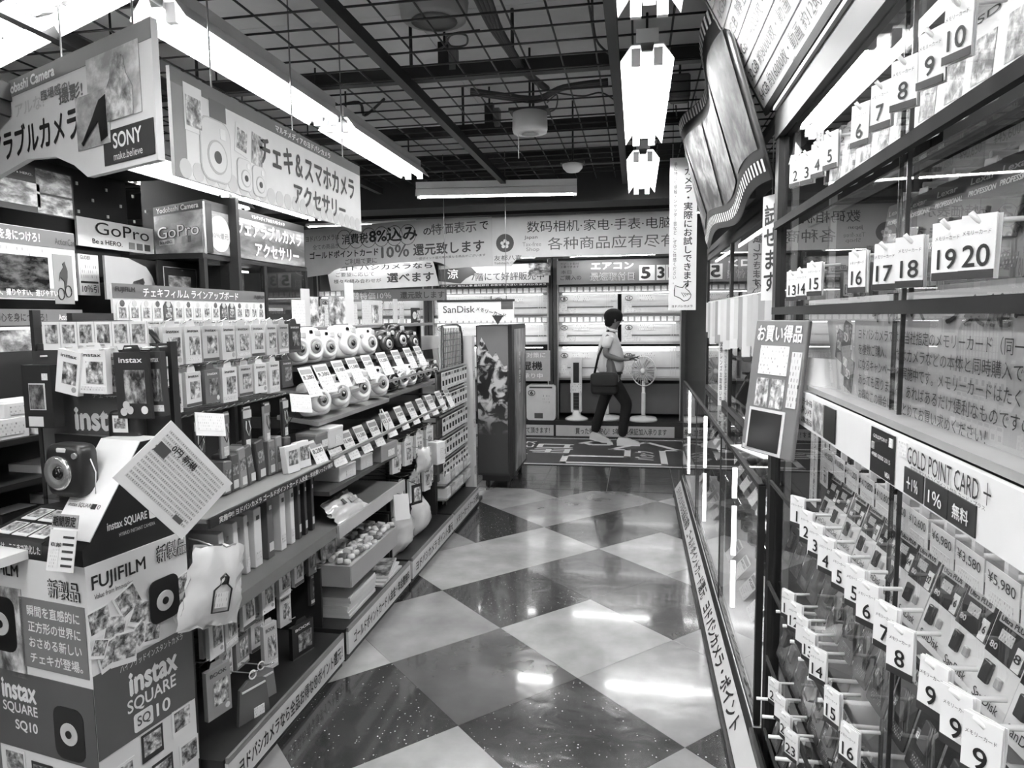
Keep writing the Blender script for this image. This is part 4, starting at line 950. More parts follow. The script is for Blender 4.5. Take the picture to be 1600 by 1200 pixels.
def film_pack(loc, rz, label, w, h, shade, group, kind=0, t_=.014, title='instax'):
    t = thing('film_pack', label, 'film pack', loc, rz, group)
    ob('box', boxc(w, t_, h), G(shade, .3), t, (0, 0, -h / 2)); ob('hang_tab', prism([(-w * .3, 0), (w * .3, 0), (w * .2, .022), (-w * .2, .022)], .001, ('tab', w)), G(shade * .95, .35), t, (0, 0, -.002))
    y = -t_ / 2 - .0012
    pan('picture', w * .62, h * .5, photo(.03, .75) if shade > .25 else photo(.01, .4), t, w * .08, -h * .52, y, .001); txt(title, t, 0, -h * .12, w * .7, h * .08, INK if shade > .25 else WHITE, y, .02)
    if kind % 3 == 0: ob('badge', prism(circ(w * .1, 12), .001, ('bdg', w)), G(.8 - shade * .6), t, (w * .32, y - .0002, -h * .87))
    if kind % 3 == 1: pan('print_band', w * .9, h * .1, fine(.15, .7, 5, 2), t, 0, -h * .88, y, .001)
    if kind % 3 == 2: pan('dark_band', w, h * .09, G(.12), t, 0, -h * .94, y, .001)
    return t
sh1 = [.62, .66, .5, .6, .55, .64, .58, .4, .08, .1]
for i in range(9):
    Y = 1.965 + i * .1; lhook(U1, 1.9, Y, 1.555, .31)
    for d in range(4):
        film_pack((LX - .115 - d * .032, Y + random.uniform(-.004, .004) + d * .012, 1.543), LEFT + random.uniform(-.1, .04), 'film pack %s the top hook row, %s hook from the left' % ('at the front of' if d == 0 else 'behind the front pack in', ORD[i]), .088, .122, sh1[i] * (1 if d == 0 else .9), 'film packs on the top hooks', i)
sh2 = [.7, .68, .2, .72, .5, .74, .7, .12, .5]
for i in range(8):
    Y = 1.965 + i * .105; lhook(U1, 1.9, Y, 1.405, .3)
    for d in range(3):
        film_pack((LX - .125 - d * .035, Y + d * .012, 1.392), LEFT + random.uniform(-.06, .06), 'film pack %s the second hook row, %s hook from the left' % ('at the front of' if d == 0 else 'behind the front pack in', ORD[i]), .085, .115 if i % 3 else .125, sh2[i], 'film packs on the second hooks', i + 1)
def strap_pack(loc, rz, label, w, h, shade, group, i=0):
    t = thing('accessory_pack', label, 'accessory', loc, rz, group)
    ob('pouch', boxc(w, .012, h, .003), G(shade, .2), t, (0, 0, -h / 2)); pan('header_card', w * 1.05, h * .2, G(.5 if i % 2 else .2), t, 0, -h * .08, -.0085, .001); pan('barcode_label', w * .55, h * .22, fine(.15, .7, 4, 2), t, 0, -h * .83, -.0085, .001)
    ob('cord', tube([(-w * .2, -.009, -h * .25), (-w * .3, -.011, -h * .45), (0, -.012, -h * .62), (w * .3, -.011, -h * .45), (w * .15, -.009, -h * .25)], .002, 5), G(.5 if shade < .2 else .1), t)
    return t
for i in range(16):
    Y = 2.02 + i * .048; lhook(U1, 1.9, Y, 1.235, .27)
    strap_pack((LX - .17 + .03 * ((i * 5) % 3), Y, 1.223), LEFT + random.uniform(-.2, .2), 'small strap pack on the third hook row, %s from the left' % ORD[i], .042, .15 if i % 3 else .13, [.05, .09, .25, .12, .4, .07][i % 6], 'strap packs on the third hooks', i)
# goods on the upper shelf of the near unit
for i, (px, hh, w_, sh, tl) in enumerate(((338, .12, .05, .2, .1), (352, .135, .05, .12, .0), (366, .15, .05, .3, -.08), (380, .15, .05, .15, -.2), (396, .155, .06, .1, -.12), (412, .14, .05, .22, 0), (424, .145, .045, .3, 0), (437, .13, .05, .12, .05))):
    p = onx(px, 735, LX - .13)
    t = thing('boxed_pouch', 'grey boxed pouch standing on the upper shelf, %s from the left' % ORD[i], 'box', (LX - .13, p.y, .945), 0, 'pouches on the upper shelf', rot=(0, 0, LEFT))
    ob('body', box(w_, .08, hh, .004), G(sh, .3), t, (0, 0, .002), (0, tl, 0)); pan('label', w_ * .6, .03, G(.6), t, 0, .028, -.042, .001); pan('print', w_ * .7, hh * .3, photo(.03, .4), t, 0 + tl * hh * .6, hh * .6, -.042, .001, ang=-tl)
for i, px in enumerate((459, 477)):
    p = onx(px, 722, LX - .03)
    t = thing('photo_box', 'white instant photo box at the right end of the upper shelf, %s' % ('left one' if i == 0 else 'right one'), 'box', (LX - .04, p.y, .945), LEFT - .2)
    ob('body', box(.075, .03, .11, .002), G(.74, .35), t, (0, 0, 0), (-.12, 0, 0)); pan('picture', .055, .06, photo(.03, .6), t, 0, .062, -.012, .001)
# albums on the lower shelf
alb = [(333, 28, .05, .16, .62, .25, 'pale album leaning at the left end of'), (352, 26, .03, .2, .55, .1, 'grey ring album, second from the left on'), (372, 24, .03, .21, .75, .05, 'white album, third from the left on'), (388, 20, .025, .215, .6, .03, 'pale patterned album, fourth from the left on'), (405, 26, .05, .22, .7, 0, 'white spotted album, fifth from the left on'), (425, 22, .045, .235, .15, 0, 'dark wide album, sixth from the left on'), (445, 20, .04, .24, .75, 0, 'thick white album, seventh from the left on'), (460, 14, .03, .24, .72, 0, 'slim white album, eighth from the left on'), (471, 10, .022, .235, .1, 0, 'slim black album, third from the right end of'), (481, 10, .022, .235, .05, 0, 'slim black album, second from the right end of'), (492, 10, .022, .23, .06, 0, 'slim black album at the right end of')]
for i, (px, pw, th, hh, sh, tl, lab) in enumerate(alb):
    p = onx(px, 870, LX - .05)
    t = thing('photo_album', lab + ' the album shelf', 'album', (LX - .13, p.y, .645), LEFT, 'albums on the lower shelf')
    ob('cover', box(th, .16, hh, .002), G(sh, .4), t, (0, 0, .002), (0, -tl, 0)); ob('page_block', box(th * .7, .15, hh * .96), G(.7), t, (0, .004, .006), (0, -tl, 0)); pan('spine_label', th * .7, hh * .14, fine(.1, .7, 2, 3) if sh > .3 else G(.6), t, 0, hh * .2, -.082, .001, ang=tl)
    pan('spine_emblem', th * .4, hh * .07, G(.75 if sh < .3 else .15), t, tl * hh * .8, hh * .85, -.082, .001, ang=tl)
# albums hung under the shelf
for i, (px, py, w_, hh, sh) in enumerate(((345, 985, .075, .16, .7), (368, 975, .08, .17, .45), (396, 960, .075, .15, .74), (426, 940, .075, .15, .72), (452, 925, .075, .14, .7), (474, 915, .07, .14, .72), (495, 905, .06, .14, .2))):
    p = onx(px, py, LX - .06); lhook(U1, 1.9, p.y, .585, .22, .28)
    for d in range(2):
        film_pack((LX - .085 - .035 * d, p.y + .008 * d, .575), LEFT + random.uniform(-.15, .1), 'small hanging album %s the hooks below the album shelf, %s from left' % ('at the front of' if d == 0 else 'behind another on', ORD[i]), w_, hh, sh, 'albums hung below the shelf', i, .016, 'ALBUM')
for i, (px, py, w_, hh, sh, lab) in enumerate(((350, 1080, .1, .17, .3, 'grey notebook pack hanging lowest at the left, behind the box'), (430, 1010, .07, .18, .5, 'grey spotted notebook hanging beside the black album'), (480, 1000, .13, .15, .03, 'black album with a white picture hanging low by the unit end'))):
    p = onx(px, py, LX - .03); lhook(U1, 1.9, p.y, p.z + hh * .5 + .01, .2, .28)
    film_pack((LX - .055, p.y, p.z + hh * .5), LEFT - .25, lab, w_, hh, sh, 'low hanging albums', i, .018, 'BOOK')
for i, (px, py, w_, hh, sh) in enumerate(((362, 1035, .085, .13, .62), (388, 1020, .08, .14, .3), (412, 1000, .075, .13, .66), (455, 975, .07, .13, .55), (500, 950, .06, .15, .1))):
    p = onx(px, py, LX - .09); lhook(U1, 1.9, p.y, .425, .2, .28)
    film_pack((LX - .12, p.y, .412), LEFT + random.uniform(-.3, .1), 'small notebook pack in the lowest hook row of the near unit, %s from left' % ORD[i], w_, hh, sh, 'low hook notebooks', i, .016, 'NOTE')
for i, (px, py) in enumerate(((405, 1095), (425, 1085))):
    p = onx(px, py, LX + .02)
    t = thing('zip_pouch', ['grey zip pouch with a white label hanging low', 'second grey zip pouch hanging behind the labelled one'][i], 'pouch', (LX + .0 - .03 * i, p.y + .02 * i, p.z + .08), LEFT - .35)
    ob('pouch', prism([(-.07, -.17), (.07, -.17), (.055, -.02), (.02, 0), (-.02, 0), (-.055, -.02)], .012), G(.16 + .1 * i, .25), t); ob('zip', boxc(.1, .004, .006), G(.6, .3), t, (0, -.003, -.03)); ob('ring', tube([(.015 * cos(a), 0, .015 * sin(a)) for a in [2 * pi * q / 10 for q in range(10)]], .003, 5, True), G(.75, .25), t, (0, 0, .016)); 
    if i == 0: pan('price_label', .045, .04, fine(.15, .75, 4, 4), t, .02, -.13, -.002)
    lhook(U1, 1.9, p.y + .02 * i, p.z + .1, .3, .28)
# clear bag with printed bottle mark
def crumple(w, h, d, seed):
    r = random.Random(seed); n = 10; v = []; f = []
    for s in (-1, 1):
        for i in range(n + 1):
            for j in range(n + 1):
                u, q = i / n - .5, j / n - .5; e = max(0, 1 - (2 * abs(u)) ** 3) * max(0, 1 - (2 * abs(q)) ** 3)
                v.append((u * w * (1 - .15 * q) + r.uniform(-.006, .006), s * d * .5 * e + r.uniform(-.009, .009), q * h + r.uniform(-.006, .006)))
    for s in (0, 1):
        b = s * (n + 1) ** 2
        for i in range(n):
            for j in range(n):
                a = b + i * (n + 1) + j; q = (a, a + n + 1, a + n + 2, a + 1); f.append(q if s == 0 else q[::-1])
    return mesh('bag', v, f, True)
BAG = G(.6, .12, 0, .6)
p = onx(335, 915, -1.25)
t = thing('plastic_bag', 'clear crumpled plastic bag with a printed bottle mark beside the box', 'bag', p, LEFT - .3, rot=(0, .25, LEFT - .3))
ob('bag', crumple(.2, .24, .07, 3), BAG, t)
ob('mark_outline', tube([(x, 0, z) for x, z in ((-.03, -.05), (.03, -.05), (.032, .015), (.014, .03), (.014, .05), (0, .062), (-.014, .05), (-.014, .03), (-.032, .015))], .003, 5, True), INK, t, (0, -.04, -.02)); pan('mark_print', .045, .045, fine(.03, .6, 3, 3), t, 0, -.035, -.04); pan('mark_cap', .02, .024, INK, t, 0, .022, -.041)
ob('bag_hook', tube([(0, 0, .11), (0, .1, .12), (0, .3, .12)], .003, 5), G(.4, .3, .6), t)
# hanging sheets and small cards
p = onx(276, 751, -1.22)
t = thing('price_list', 'large white price list sheet hanging tilted over the near shelf', 'price list', p, radians(62))
A = radians(-51)
pan('sheet', .262, .2, G(.66, .3), t, 0, 0, 0, .003, ang=A)
c_, s_ = cos(A), sin(A)
def on(u, v): return (u * c_ - v * s_, u * s_ + v * c_)
for i in range(13):
    x, z = on(.0, .078 - i * .0125); pan('text_line', .225, .008, fine(.02, .5, 20, 1, .5, -.3), t, x, z, -.001, .0006, ang=A)
x, z = on(-.09, .03); pan('dark_block', .04, .03, G(.1), t, x, z, -.002, .0008, ang=A); x, z = on(-.03, .055); txt('0円 新規', t, x, z, .09, .022, INK, -.0025, .04, ang=A)
x, z = on(.08, -.07); pan('dark_block', .03, .014, G(.12), t, x, z, -.002, .0008, ang=A)
x, z = on(-.128, .098); q_ = Matrix.Rotation(-radians(62), 3, 'Z') @ (Vector((LX - .1, 1.9, 1.2)) - p); ob('string', tube([(x, 0, z), q_], .0015, 5), G(.5), t)
for i, (px, py, lab) in enumerate(((329, 663, 'white handwritten card clipped out over the upper shelf'), (471, 630, 'white handwritten card on a wire before the cameras'))):
    p = onx(px, py, LX + .0)
    t = thing('notice_card', lab, 'card', p, LEFT - .45, rot=(-.35, radians(10), LEFT - .45)); pan('card', .1, .075, G(.72), t, 0, 0, 0, .004); pan('writing', .085, .05, fine(.35, .74, 8, 5), t, 0, .004, -.001, .0006); ob('wire_arm', tube([(0, .002, 0), (.02, .12, -.05), (.02, .3, -.1)], .002, 5), G(.05), t)
# film line-up board above
a = onx(176, 470, -1.75); b = onx(413, 470, -1.75); w = b.y - a.y; h = .135
t = thing('film_board', 'long film line-up board with a row of film pictures above the hooks', 'sign', (-1.75, (a.y + b.y) / 2, 1.622), LEFT)
pan('board', w, h, G(.62), t, 0, 0, 0, .008); pan('header_strip', w, .05, G(.16), t, 0, .045, -.002); txt('FUJIFILM', t, -w * .44, .048, .095, .022, INK, -.004, .04); txt('チェキフィルム ラインアップボード', t, -.04, .043, w * .62, .034, G(.75), -.004, .02); txt('FUJIFILM', t, w * .45, .043, .085, .02, INK, -.004, .04)
for i in range(16):
    x = -w * .46 + i * w * .92 / 15; sh = .1 if i in (4, 10, 11) else .66
    ob('film_picture', prism([(-.026, -.036), (.026, -.036), (.026, .02), (.014, .036), (-.014, .036), (-.026, .02)], .002, 'fpic'), G(sh, .4), t, (x, -.003, -.024)); pan('picture_print', .034, .036, photo(.03, .6), t, x, -.03, -.0045, .001); ob('tab_print', prism(circ(.012, 8), .001, 'tabc'), G(.12 if i % 3 == 0 else .45), t, (x, -.0045, .002))
for x in (-w * .45, 0, w * .45): ob('board_leg', box(.02, .01, .12), G(.1), t, (x, .012, -.16))

# ================================================================ instant cameras and goods on the second to fourth units
def superell(a, b, c, e1=.45, e2=.55, n=18, m=12):
    k = ('se', a, b, c, e1, e2, n, m)
    if k in MESH: return MESH[k]
    pw = lambda q, e: (abs(q) ** e) * (1 if q >= 0 else -1)
    v = [(0, 0, -c)]; f = []
    for j in range(1, m):
        ph = -pi / 2 + pi * j / m
        for i in range(n):
            th = 2 * pi * i / n; v.append((a * pw(cos(ph), e1) * pw(cos(th), e2), b * pw(cos(ph), e1) * pw(sin(th), e2), c * pw(sin(ph), e1)))
    v.append((0, 0, c)); T_ = len(v) - 1
    for i in range(n): f.append((0, 1 + (i + 1) % n, 1 + i)); f.append((T_, T_ - n + i, T_ - n + (i + 1) % n))
    for j in range(m - 2):
        for i in range(n): p = 1 + j * n; f.append((p + i, p + (i + 1) % n, p + n + (i + 1) % n, p + n + i))
    MESH[k] = mesh('superellipsoid', v, f, True); return MESH[k]
def instant_camera(loc, rz, label, s, shade, group, tilt=-.35, ears=False):
    t = thing('instant_camera', label, 'instant camera', loc, 0, group, rot=(tilt, 0, rz)); s *= 1.15; t.scale = (s, s, s)
    c = G(shade, .25); d = G(.02, .1)
    ob('body', superell(.06, .034, .062), c, t, (0, 0, .062)); ob('lens_barrel', lathe([(.042, 0), (.041, .018), (.036, .03), (.028, .032), (.026, .028)], 22, 'y'), G(min(.85, shade * 1.12), .25), t, (-.006, -.028, .052)); ob('lens_ring', lathe([(.022, 0), (.02, .006), (.014, .007)], 18, 'y'), G(.3 if shade > .2 else .5, .25), t, (-.006, -.055, .052)); ob('lens', lathe([(.013, 0), (.008, .003), (0, .004)], 14, 'y'), d, t, (-.006, -.061, .052))
    ob('flash_window', boxc(.026, .006, .02, .003), G(.5, .15), t, (.03, -.034, .102)); ob('viewfinder', boxc(.014, .006, .013, .003), d, t, (.0, -.035, .106)); ob('shutter_button', cyl(.009, .008, 12, axis='y'), G(.4), t, (-.042, -.031, .085))
    ob('film_slot', boxc(.075, .012, .006), G(.1), t, (0, 0, .1245))
    return t
ob('camera_tray', box(.9, .26, .02), G(.12, .4), U2, (.45, .27, 1.33)); ob('camera_tray', box(.9, .2, .02), G(.3, .4), U2, (.45, .16, 1.10), (radians(8), 0, 0)); ob('tray_bracket', box(.02, .3, .05), G(.05), U2, (.03, .3, 1.07)); ob('tray_bracket', box(.02, .3, .05), G(.05), U2, (.87, .3, 1.07))
ob('camera_tray', box(.9, .26, .02), G(.15, .4), U3, (.45, .27, 1.31)); ob('camera_tray', box(.9, .22, .02), G(.2, .4), U3, (.45, .18, 1.1)); ob('tray_bracket', box(.02, .3, .05), G(.05), U3, (.03, .3, 1.07)); ob('tray_bracket', box(.02, .3, .05), G(.05), U3, (.87, .3, 1.07))
pan('backdrop_print', .5, .2, photo(.25, .6, 3), U2, .25, 1.41, .4); pan('backdrop_print', .35, .2, G(.4), U2, .7, 1.41, .4)
ob('mesh_shelf', box(.3, .2, .006), G(.25), U2, (.1, .2, 1.235))
for i, (px, py, s, sh, lab) in enumerate(((470, 572, 1.15, .72, 'white instant camera half hidden at the left of the top camera tray'), (492, 560, 1.2, .78, 'big white instant camera, second on the top camera tray'), (516, 556, 1.1, .74, 'white instant camera, third on the top camera tray'), (548, 562, 1.25, .72, 'pale instant camera, fourth on the top camera tray'), (580, 556, 1.1, .7, 'pale instant camera at the right of the top camera tray'))):
    p = onx(px, py, LX - .16); instant_camera((LX - .2, p.y, 1.352), LEFT - .35, lab, s, sh, 'cameras on the top tray', -.1)
for i, (px, py, s, sh, lab) in enumerate(((501, 672, 1.1, .72, 'white instant camera leftmost on the lower camera tray'), (530, 664, 1.2, .6, 'grey instant camera, second on the lower camera tray'), (562, 650, 1.25, .8, 'bright white instant camera, third on the lower camera tray'), (592, 640, 1.2, .66, 'pale instant camera rightmost on the lower camera tray'))):
    p = onx(px, py, LX - .08); instant_camera((LX - .1, p.y, 1.125), LEFT - .4, lab, s, sh, 'cameras on the lower tray', -.15)
for i, (px, sh) in enumerate(((616, .05), (630, .7), (644, .72), (655, .06), (667, .3), (679, .05))):
    p = onx(px, 628, LX - .1); instant_camera((LX - .13, p.y, 1.122), LEFT - .4, '%s small instant camera, %s from the left on the third unit' % ('black' if sh < .2 else 'white' if sh > .5 else 'grey', ORD[i]), 1.0, sh, 'cameras on the third unit', -.15)
for i, (px, sh, s) in enumerate(((606, .06, 1.1), (625, .03, 1.35), (648, .05, 1.0))):
    p = onx(px, 560, LX - .2); instant_camera((LX - .24, p.y, 1.332), LEFT - .3, 'black instant camera, %s from the left on the third unit top tray' % ORD[i], s, sh, 'black cameras on the third unit', -.1)
# backing boxes behind the cameras
for i, (px, y_, w_, hh, sh, lab) in enumerate(((505, 618, .1, .14, .68, 'white camera box behind the leftmost lower tray camera'), (527, 612, .12, .16, .72, 'white camera box, second behind the lower tray'), (560, 608, .09, .17, .7, 'white camera box, third behind the lower tray'), (585, 610, .11, .2, .74, 'white camera box with heavy vertical lettering'), (603, 600, .1, .17, .5, 'grey camera box behind the black camera'), (622, 596, .09, .18, .7, 'white camera box behind the third unit cameras'), (640, 590, .09, .18, .72, 'white camera box, second behind the third unit cameras'), (660, 585, .1, .17, .66, 'pale camera box, third behind the third unit cameras'), (676, 582, .09, .2, .05, 'black camera box behind the third unit cameras'), (690, 580, .07, .2, .5, 'grey boxed tripod at the third unit end'), (700, 575, .07, .22, .65, 'white boxed tripod at the third unit end'))):
    p = onx(px, y_, LX - .2)
    t = thing('camera_box', lab, 'box', (LX - .22, p.y, 1.12), 0, 'camera boxes behind the lower tray', rot=(-.12, 0, LEFT - .15))
    ob('carton', box(w_, .05, hh), G(sh, .4), t); pan('print', w_ * .7, hh * .4, photo(.1, .75), t, 0, hh * .3, -.0262, .001); 
    if i == 3: txt('日本の', t, -.01, hh * .68, .03, .1, INK, -.0265, .04, vert=True)
# leaning price cards in rows
rows = [('upper camera price rail', [(497, 612), (520, 606), (545, 598), (566, 592), (588, 586), (611, 580), (632, 575), (650, 570), (665, 566)], .1, .14, LX - .03), ('lower camera price rail', [(512, 728), (536, 720), (558, 710), (578, 700), (598, 690), (617, 676), (637, 665), (654, 657), (669, 650), (683, 643), (697, 636), (709, 631)], .095, .145, LX + .02)]
for nm, pts, w_, hh, X in rows:
    for i, (px, py) in enumerate(pts):
        p = onx(px, py, X)
        slip((X - .005, p.y, p.z - .02), LEFT - .1, 'leaning price card on the %s, %s from the left' % (nm, ORD[i]), w_ * (1.15 if i % 4 == 1 else 1), hh, -.45, nm + ' cards', .1, txts='%d,%d80' % (8 + i, 2 + i % 5))
[ob('price_rail', box(.92, .012, .014), G(.3), u_, (.45, y_, z_)) for u_ in (U2, U3) for y_, z_ in ((.045, 1.2), (.0, .94))]
ob('shelf', box(.9, .36, .015), G(.2), U2, (.45, .24, .96)); ob('shelf', box(.9, .36, .015), G(.2), U3, (.45, .24, .96))
# goods lower on the second unit
ob('shelf', box(.9, .4, .02), G(.1), U2, (.45, .22, .77)); ob('shelf', box(.9, .42, .02), G(.2), U2, (.45, .2, .60)); ob('shelf_lip', box(.9, .012, .06), G(.45), U2, (.45, -.016, .575))
def carton(px, py, X, w, d, h, sh, lab, rz=-.1, name='carton', z=None, cat='box'):
    p = onx(px, py, X)
    t = thing(name, lab, cat, (X - d / 2, p.y, z if z is not None else p.z), LEFT + rz)
    ob('body', box(w, d, h, .003), G(sh, .4), t); ob('lid', box(w * 1.02, d * 1.02, h * .18, .003), G(min(.8, sh * 1.1), .4), t, (0, 0, h * .85)); pan('label', w * .4, h * .4, fine(.15, .7, 5, 4), t, w * .1, h * .4, -d / 2 - .002, .001)
    return t
carton(506, 690, LX - .03, .12, .1, .08, .2, 'dark grey carton below the leftmost lower camera', z=.982); carton(527, 688, LX - .01, .12, .1, .09, .6, 'pale carton beside the dark grey carton', z=.982)
carton(545, 745, LX - .04, .16, .14, .07, .68, 'white flat gift box on the second unit middle shelf', z=.79); carton(575, 742, LX - .04, .13, .14, .07, .62, 'pale flat gift box with ribbon on the middle shelf', z=.79)
t = carton(610, 728, LX - .0, .2, .12, .09, .3, 'grey gift carton with two ribbon handles', z=.79); 
for s in (-1, 1): ob('ribbon_handle', tube([(-.03 + .03 * s, -.05, .1), (-.04 + .045 * s, -.06, .2), (-.03 + .01 * s, -.03, .28)], .004, 5), G(.75), t)
for i, (px, py, lab) in enumerate(((548, 775, 'long clear bag of goods lying on the second unit lip'), (545, 800, 'lower clear bag of goods lying under the long bag'))):
    p = onx(px, py, LX + .0); t = thing('plastic_bag', lab, 'bag', (LX - .05 - .1 * i, p.y + .03, .665 if i == 0 else .49), LEFT, rot=(-.9, 0, LEFT)); ob('bag', crumple(.32, .13, .05, 11 + i), BAG, t); pan('label', .06, .03, G(.3), t, .06, 0, -.03); pan('label', .025, .03, G(.05), t, -.02, .01, -.031)
ob('shelf', box(.9, .25, .016), G(.08), U2, (.45, .3, .44))
for i, (px, py, lab) in enumerate(((662, 718, 'clear bag of straps hanging on the third unit'), (682, 708, 'white boxed case hanging on the third unit'))):
    p = onx(px, py, LX + .02)
    if i == 0: t = thing('plastic_bag', lab, 'bag', p, LEFT - .3); ob('bag', crumple(.16, .15, .06, 21), BAG, t); ob('bag_hook', tube([(0, 0, .07), (0, .2, .08)], .003, 5), G(.4), t)
    else: t = thing('carton', lab, 'box', (p.x, p.y, p.z - .07), LEFT - .35); ob('body', box(.09, .08, .15, .003), G(.74), t); pan('print', .05, .08, fine(.2, .7, 4, 6), t, .01, .07, -.042); ob('hang_strip', tube([(0, 0, .15), (0, .25, .17)], .003, 5), G(.4), t)
# hook packs on the third unit
for r, (z, n_, nm) in enumerate(((.80, 12, 'upper'), (.545, 9, 'lower'))):
    ob('hook_rail', box(.9, .015, .03), G(.04), U3, (.45, .43, z + .01))
    for i in range(n_):
        Y = 3.84 + i * (.9 / n_); lhook(U3, 3.775, Y, z + .012, .33)
        film_pack((LX - .07 - .02 * (i % 3), Y, z), LEFT - .25, 'pale hanging case pack, %s from the left in the %s row of the third unit' % (ORD[i], nm), .08, .15, [.66, .7, .5, .72, .6][i % 5], 'case packs on the third unit', i, .02, 'CASE')
# bin of small items at the front of the second unit
bx0 = onx(520, 900, LX + .05).y; 
t = thing('display_bin', 'grey open bin heaped with small wrapped items', 'bin', (LX - .09, 3.2, .335), LEFT); W = .62; D = .28
for x, y, sx, sy in ((0, -.14, W, .008), (0, .14, W, .008), (-W / 2, 0, .008, D), (W / 2, 0, .008, D)): ob('side_panel', box(sx, sy, .1), G(.35, .4), t, (x, y, 0))
ob('bin_floor', box(W, D, .008), G(.2), t); [ob('bracket_arm', box(.012, .3, .02), G(.03), t, (x_, .16, -.02)) for x_ in (-.28, .28)]
rr = random.Random(5); n = 0
for i in range(13):
    for j in range(6):
        x = -W / 2 + .035 + i * (W - .07) / 12 + rr.uniform(-.008, .008); y = -.112 + j * .045 + rr.uniform(-.006, .006)
        k = (i * 6 + j) % 3; me = [superell(.022, .016, .013, .6, .6, 10, 6), box(.045, .028, .026, .006, 2), cyl(.014, .04, 10, axis='x')][k]
        o_ = ob('wrapped_trinket', me, G([.72, .6, .45, .75, .25][(i * 3 + j) % 5], .25, 0, .4), None, (LX - .09 - y, 3.2 + x, .43 + .012 * sin(i * .7) + (.013 if k == 0 else .014 if k == 2 else 0)), (rr.uniform(-.3, .3), rr.uniform(-.3, .3), rr.uniform(0, 3)))
        tag(o_, 'small wrapped item in the grey bin, row %d from the aisle, %s from the left' % (j + 1, ORD[i]) if False else 'small wrapped item in %s row from the aisle, %s from the left of the bin' % (ORD[j], ORD[i]), 'trinket', 'wrapped items in the bin')
ob('item_bed', box(W - .02, D - .02, .085), G(.45), t, (0, 0, .008))
p = onx(545, 815, LX + .0)
t = thing('brochure', 'grey brochure with a round logo standing at the bin corner', 'brochure', (LX - .07, 2.93, .44), LEFT - .2, rot=(-.2, .2, LEFT - .2)); pan('sheet', .12, .16, G(.25), t, 0, .09, 0, .004); txt('Cチェキ', t, 0, .13, .09, .03, INK, -.002, .04); pan('print', .1, .08, photo(.1, .6), t, 0, .05, -.002)
t = thing('flyer_stack', 'thick stack of printed flyers on the second unit base', 'flyers', (LX - .1, 3.13, .152), LEFT)
for i in range(7): ob('flyer', box(.34, .21, .014), G(.66 - .03 * (i % 2), .5), t, (rr.uniform(-.006, .006), rr.uniform(-.006, .006), i * .0145), (0, 0, rr.uniform(-.03, .03)))
ob('top_print', box(.33, .2, .001), fine(.15, .62, 6, 6), t, (0, 0, .102))
t = thing('flyer_stack', 'low spread of flyers with dark print beside the thick stack', 'flyers', (LX - .08, 3.5, .152), LEFT)
for i in range(3): ob('flyer', box(.3, .21, .01), G(.6, .5), t, (.02 * i, .01 * i, i * .0105), (0, 0, .1 * i))
ob('top_print', box(.28, .2, .001), photo(.05, .65, 4), t, (.04, .02, .0325), (0, 0, .2))
# pouch and white card on the third unit
p = onx(628, 792, LX + .06); t = thing('notice_card', 'blank white card hanging over the third unit base', 'card', p, LEFT - .5, rot=(-.2, .12, LEFT - .5)); pan('card', .11, .14, G(.68), t, 0, 0, 0, .003); ob('clip_arm', tube([(0, .002, .07), (0, .15, .09), (0, .4, .1)], .002, 5), G(.1), t)
p = onx(652, 772, LX + .04); t = thing('picture_card', 'small black framed picture card beside the blank white card', 'card', p, LEFT - .5); pan('frame', .08, .12, G(.03), t, 0, 0, 0, .006); pan('picture', .055, .085, photo(.05, .75), t, 0, 0, -.002); ob('clip_arm', tube([(0, .002, .06), (0, .15, .08), (0, .4, .1)], .002, 5), G(.1), t)
t = thing('plastic_bag', 'big clear bag of cushions standing on the third unit base', 'bag', (LX - .09, 3.95, .26), LEFT); ob('bag', crumple(.3, .24, .16, 31), BAG, t); ob('filling', superell(.12, .06, .09, .7, .7), G(.4), t)
t = thing('plastic_bag', 'second clear bag of goods on the third unit base', 'bag', (LX - .09, 4.3, .255), LEFT); ob('bag', crumple(.28, .22, .16, 37), BAG, t); ob('filling', superell(.11, .06, .08, .7, .7), G(.3), t)
# fourth unit: rows of small memory card packs
U4Y = 4.73
for r in range(5):
    z = 1.17 - r * .165
    ob('hook_rail', box(.78, .012, .012), G(.5, .3, .6), U4, (.4, .05, z + .008)); ob('row_back', box(.78, .012, .14), G(.15), U4, (.4, .075, z - .13))
    for x in (.02, .78): ob('rail_arm', box(.012, .4, .012), G(.1), U4, (x, .25, z + .004))
    for i in range(9):
        Y = U4Y + .06 + i * .083
        t = thing('memory_card_pack', 'small white memory card pack, %s from the left in %s row of the far unit' % (ORD[i], ORD[r]), 'memory card', (LX - .035, Y, z), LEFT, 'memory cards on the far unit')
        ob('backing_card', boxc(.072, .004, .125), G(.68, .35), t, (0, 0, -.064)); ob('card_blister', boxc(.028, .006, .036), G(.06, .2), t, (-.008, -.004, -.078)); pan('dark_header', .06, .022, G(.08 if (i + r) % 3 else .4), t, 0, -.02, -.0032, .001); pan('print', .05, .014, fine(.2, .65, 4, 2), t, 0, -.112, -.0032, .001)
for r, z in enumerate((.36, .25)):
    ob('shelf', box(.78, .36, .012), G(.3), U4, (.4, .2, z - .012))
    for i in range(6):
        t = thing('battery_box', 'small battery box, %s from left on the far unit %s shelf' % (ORD[i], ['upper', 'lower'][r]), 'box', (LX - .06, U4Y + .09 + i * .125, z), LEFT, 'battery boxes on the far unit'); ob('carton', box(.1, .09, .07), G([.66, .4, .7][i % 3], .4), t); pan('print', .08, .03, fine(.1, .6, 5, 3), t, 0, .038, -.047)
